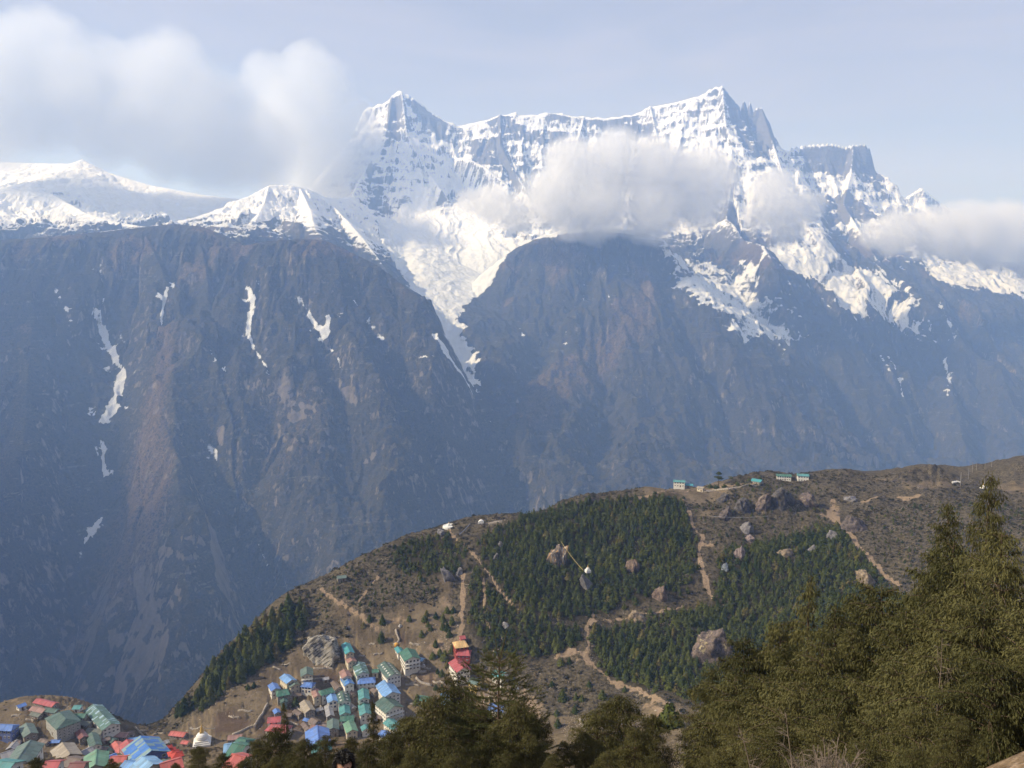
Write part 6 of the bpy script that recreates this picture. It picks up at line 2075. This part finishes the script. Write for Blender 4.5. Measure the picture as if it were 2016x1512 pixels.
px_, Y_ = 676, 7.0
x, y, zt = W(px_, 1484, Y_)
zg = float(hill.height(x, y))
Hh = zt - zg
sc = Hh / 1.74
skin = plain("skin", (.42, .24, .16), .55, .3); hairm = plain("hair_black", (.012, .010, .009), .5, .35); jk = plain("jacket_dark", (.03, .04, .06), .8, .1); tr = plain("trousers_grey", (.07, .07, .075), .9, .1); sh = plain("shoe_brown", (.08, .05, .03), .7, .2)
parts = [((0, 0, .95), (0, 0, 1.32), .12, .13), ((-.08, 0, 1.36), (.08, 0, 1.36), .10, .10), ((0, .01, 1.40), (0, -.005, 1.54), .058, .054)]
ell = [((0, 0, 1.615), (.074, .092, .112)), ((0, -.045, 1.555), (.052, .052, .052)), ((0, -.092, 1.605), (.013, .020, .024)), ((-.076, .005, 1.61), (.012, .022, .032)), ((.076, .005, 1.61), (.012, .022, .032)), ((0, -.088, 1.567), (.022, .010, .008))]
for s in (-1, 1):
    parts += [((s * .16, 0, 1.37), (s * .23, .02, 1.10), .056, .044), ((s * .23, .02, 1.10), (s * .22, -.06, .86), .042, .030), ((s * .22, -.065, .84), (s * .215, -.085, .77), .030, .028),
              ((s * .09, 0, .93), (s * .10, -.01, .50), .088, .058), ((s * .10, -.01, .50), (s * .10, .02, .10), .056, .036), ((s * .10, .02, .05), (s * .11, -.13, .035), .04, .035)]
    for k, (fx, fl) in enumerate(((-.026, .062), (-.009, .072), (.009, .067), (.026, .054))):
        a0 = (s * .215, -.085 + fx, .75); a1 = (s * .212, -.090 + fx, .75 - fl * .55); a2 = (s * .200, -.096 + fx, .75 - fl)
        parts += [(a0, a1, .0095, .009), (a1, a2, .009, .0075)]
    parts += [((s * .205, -.11, .81), (s * .195, -.135, .775), .011, .010), ((s * .195, -.135, .775), (s * .19, -.145, .745), .010, .008)]
body = blob_obj("person", parts, .0085, skin, None, ell)
body.location = (x, y, zg); body.scale = (sc,) * 3
body.rotation_euler = (0, 0, math.radians(20))
tag(body, "black haired person in a dark jacket standing below at the bottom edge", "person")
jp = [((0, 0, .93), (0, 0, 1.32), .150, .155), ((-.09, 0, 1.36), (.09, 0, 1.36), .118, .118), ((0, .02, 1.41), (0, .01, 1.47), .082, .075)]
for s in (-1, 1):
    jp += [((s * .165, 0, 1.37), (s * .235, .02, 1.10), .075, .062), ((s * .235, .02, 1.10), (s * .222, -.055, .875), .060, .046)]
blob_obj("jacket", jp, .014, jk, body)
tp_ = []
for s in (-1, 1):
    tp_ += [((s * .09, 0, .95), (s * .10, -.01, .50), .108, .078), ((s * .10, -.01, .50), (s * .10, .02, .10), .076, .062)]
blob_obj("trousers", tp_, .014, tr, body)
for s in (-1, 1):
    blob_obj("shoe", [((s * .10, .03, .055), (s * .112, -.14, .045), .058, .048)], .012, sh, body)
    bm = bmesh.new(); bmesh.ops.create_icosphere(bm, subdivisions=2, radius=.0125, matrix=Matrix.Translation((s * .031, -.083, 1.622)))
    bm_obj("eye", bm, plain("eye_dark", (.02, .015, .012), .2, .5), body)
r = np.random.default_rng(17)
n = 5200
v = r.normal(size=(n, 3)); v /= np.linalg.norm(v, axis=1)[:, None]
front = v[:, 1] < -.25
keep = np.where(front, v[:, 2] > .50 + .25 * r.uniform(0, 1, n) * (v[:, 1] + 1), v[:, 2] > -.55)
v = v[keep]
P = v * np.array([.079, .097, .112]) + np.array([0, .004, 1.622])
P[:, 2] += .012 * (v[:, 2] > .4) + .010 * np.sin(v[:, 0] * 9)
d = np.stack([v[:, 0] + .5 + r.normal(size=len(v)) * .35, v[:, 1] * .6 + r.normal(size=len(v)) * .35, v[:, 2] * .35 - .35 + r.normal(size=len(v)) * .2], -1)
V = diamonds(P, d, r.uniform(.03, .06, len(P)), np.full(len(P), .004), r)
np_mesh("hair", V, np.arange(len(V)).reshape(-1, 4), hairm, smooth=False).parent = body
bm = bmesh.new(); bmesh.ops.create_icosphere(bm, subdivisions=4, radius=1, matrix=Matrix.Translation((0, .006, 1.632)) @ Matrix.Diagonal((.080, .096, .108, 1)))
bmesh.ops.delete(bm, geom=[w for w in bm.verts if (w.co.z < 1.665 and w.co.y < -.02) or w.co.z < 1.57], context='VERTS')
bm_obj("hair_cap", bm, hairm, body)

# ------------------------------------------------------------------ clouds hanging in front of the high ridge, and an unseen one added for shade
def cloud(label, blobs, dens, rag=0.42, scale=1 / 420.0, seed=0.0, soft=0.45, col=(.91, .92, .945), bias=.52, world_xyz=False):
    """blobs: (px, py, Y, radius in photo px); one closed skin round all of them, filled with uneven vapour"""
    B = []
    for (px, py, Y, rp) in blobs:
        x, y, z = (px, py, Y) if world_xyz else W(px, py, Y)
        B.append((x, y, z, rp if world_xyz else rp * math.hypot(x, y) / F_PX))
    cx = np.mean([b[0] for b in B]); cy_ = np.mean([b[1] for b in B]); cz = np.mean([b[2] for b in B])
    bm = bmesh.new()
    for (x, y, z, r) in B:
        bmesh.ops.create_icosphere(bm, subdivisions=3, radius=r * 1.08, matrix=Matrix.Translation((x - cx, y - cy_, z - cz)))
    me = bpy.data.meshes.new("cloud"); bm.to_mesh(me); bm.free()
    o = bpy.data.objects.new("cloud", me); COL.objects.link(o)
    o.location = (cx, cy_, cz)
    rm = o.modifiers.new("skin", 'REMESH'); rm.mode = 'VOXEL'; rm.voxel_size = max(25.0, min(b[3] for b in B) * .28)
    m = bpy.data.materials.new("cloud_vapour"); m.use_nodes = True
    T = MT.__new__(MT); T.m = m; T.n = m.node_tree.nodes; T.l = m.node_tree.links
    T.n.clear()
    out = T.n.new("ShaderNodeOutputMaterial"); pv = T.n.new("ShaderNodeVolumePrincipled")
    pv.inputs['Color'].default_value = (*col, 1); pv.inputs['Anisotropy'].default_value = 0.0
    pos = T.co('Object')
    f = None
    for (x, y, z, r) in B:
        d = T.n.new("ShaderNodeVectorMath"); d.operation = 'DISTANCE'
        T.l.new(pos, d.inputs[0]); d.inputs[1].default_value = (x - cx, y - cy_, z - cz)
        q = T.math('SUBTRACT', 1.0, T.math('DIVIDE', d.outputs['Value'], r))
        if f is None: f = q
        else:
            n = T.n.new("ShaderNodeMath"); n.operation = 'SMOOTH_MAX'
            T.l.new(f, n.inputs[0]); T.l.new(q, n.inputs[1]); n.inputs[2].default_value = .15
            f = n.outputs[0]
    mp = T.n.new("ShaderNodeMapping"); mp.inputs['Location'].default_value = (seed * 977, seed * 331, seed * 571); mp.inputs['Scale'].default_value = (1, 1, 1.0)
    T.l.new(pos, mp.inputs[0])
    n1 = T.noise(mp.outputs[0], scale, 9, .64, .35)
    e = T.math('ADD', f, T.math('MULTIPLY', T.math('SUBTRACT', n1, bias), rag * 3.2))
    # nothing may reach the skin itself
    e = T.math('MINIMUM', e, T.math('MULTIPLY', T.math('ADD', f, 0.02), 6.0))
    k = T.mr(e, 0.0, soft)
    T.l.new(T.math('MULTIPLY', k, dens), pv.inputs['Density'])
    T.l.new(pv.outputs[0], out.inputs['Volume'])
    me.materials.append(m)
    tag(o, label, "cloud")
    return o


cloud("wide soft cloud bank with two rising heads hiding the left shoulder of the snow ridge",
      [(330, 140, 7000, 85), (300, 215, 7000, 105), (400, 230, 7000, 110), (620, 160, 8250, 75), (600, 235, 8250, 110), (655, 270, 8250, 90), (500, 290, 7500, 95), (180, 190, 7100, 110), (60, 195, 7100, 110), (-70, 195, 7100, 125), (200, 262, 7000, 65), (330, 295, 6950, 65), (610, 335, 8250, 75), (690, 320, 8250, 60), (715, 270, 8250, 45), (660, 350, 8250, 45), (420, 315, 7200, 72), (540, 360, 8250, 40), (675, 385, 8000, 48), (655, 320, 8000, 62), (625, 375, 7900, 40), (690, 240, 8300, 55), (520, 150, 8250, 50), (90, 120, 7200, 90), (-60, 130, 7200, 100)], 0.0030, .46, 1 / 430.0, 1.0, .5, bias=.46, col=(.84, .86, .895))
cloud("grey white cloud hanging in front of the middle of the snow ridge",
      [(1130, 330, 6000, 70), (1200, 325, 6000, 78), (1290, 345, 6000, 85), (1370, 365, 6000, 80), (1080, 390, 5950, 75), (1180, 400, 5950, 85), (1290, 410, 5950, 80), (1020, 420, 5950, 50), (1380, 410, 5950, 60), (970, 400, 6000, 45), (920, 395, 6000, 30), (1120, 440, 5900, 45), (1420, 350, 6000, 45)], 0.0066, .38, 1 / 330.0, 2.0, .36)
cloud("small round cloud right of the middle one, in front of the rock tower",
      [(1520, 380, 6300, 50), (1550, 420, 6300, 58), (1500, 425, 6300, 45), (1590, 410, 6300, 38), (1540, 455, 6250, 36)], 0.0066, .40, 1 / 240.0, 3.0, .38)
cloud("long cloud over the right-hand snow slope under the far white pyramid",
      [(1765, 458, 6500, 50), (1830, 464, 6500, 56), (1900, 458, 6500, 64), (1980, 460, 6500, 65), (2070, 470, 6500, 75), (1720, 460, 6500, 36), (1860, 480, 6450, 42), (1960, 500, 6450, 45), (2060, 520, 6450, 55)], 0.0062, .40, 1 / 300.0, 4.0, .38)

cloud("broad unseen cloud added beyond the left edge to shade the dark left wall",  # added out of view so its shadow darkens the left wall and air
      [(-4200, 200, 1250, 900), (-4350, 1050, 1250, 800), (-5250, 2200, 1250, 850), (-5000, 3950, 1250, 800), (-5300, 700, 1250, 950), (-5400, 2000, 1250, 950), (-5500, 3200, 1250, 900)], 0.0030, .30, 1 / 900.0, 5.0, .6, bias=.47, world_xyz=True)

# ------------------------------------------------------------------ the air
def haze_box(dens):
    x0, x1, y0, y1, z0, z1 = -11000, 11000, -600, 14500, HAZE_BOTTOM, HAZE_TOP
    co = [(x, y, z) for x in (x0, x1) for y in (y0, y1) for z in (z0, z1)]
    fc = [(0, 1, 3, 2), (4, 6, 7, 5), (0, 4, 5, 1), (2, 3, 7, 6), (0, 2, 6, 4), (1, 5, 7, 3)]
    m = bpy.data.materials.new("haze_air")
    m.use_nodes = True
    m.node_tree.nodes.clear()
    out = m.node_tree.nodes.new("ShaderNodeOutputMaterial")
    pv = m.node_tree.nodes.new("ShaderNodeVolumePrincipled")
    pv.inputs['Color'].default_value = (0.315, 0.52, 1.0, 1)
    pv.inputs['Absorption Color'].default_value = (1, 1, 1, 1)
    pv.inputs['Density'].default_value = dens
    pv.inputs['Anisotropy'].default_value = 0.1
    m.node_tree.links.new(pv.outputs[0], out.inputs['Volume'])
    ob = np_mesh("haze", co, fc, m, smooth=False)
    tag(ob, "pale blue haze filling the whole valley", "haze", kind="stuff")
    ob.display_type = 'WIRE'
    return ob


HAZE_BOTTOM = min(-1400.0, float(mnt.z.min()) - 1)
HAZE_TOP = float(mnt.z.max()) + 60
haze_box(1.08e-4)
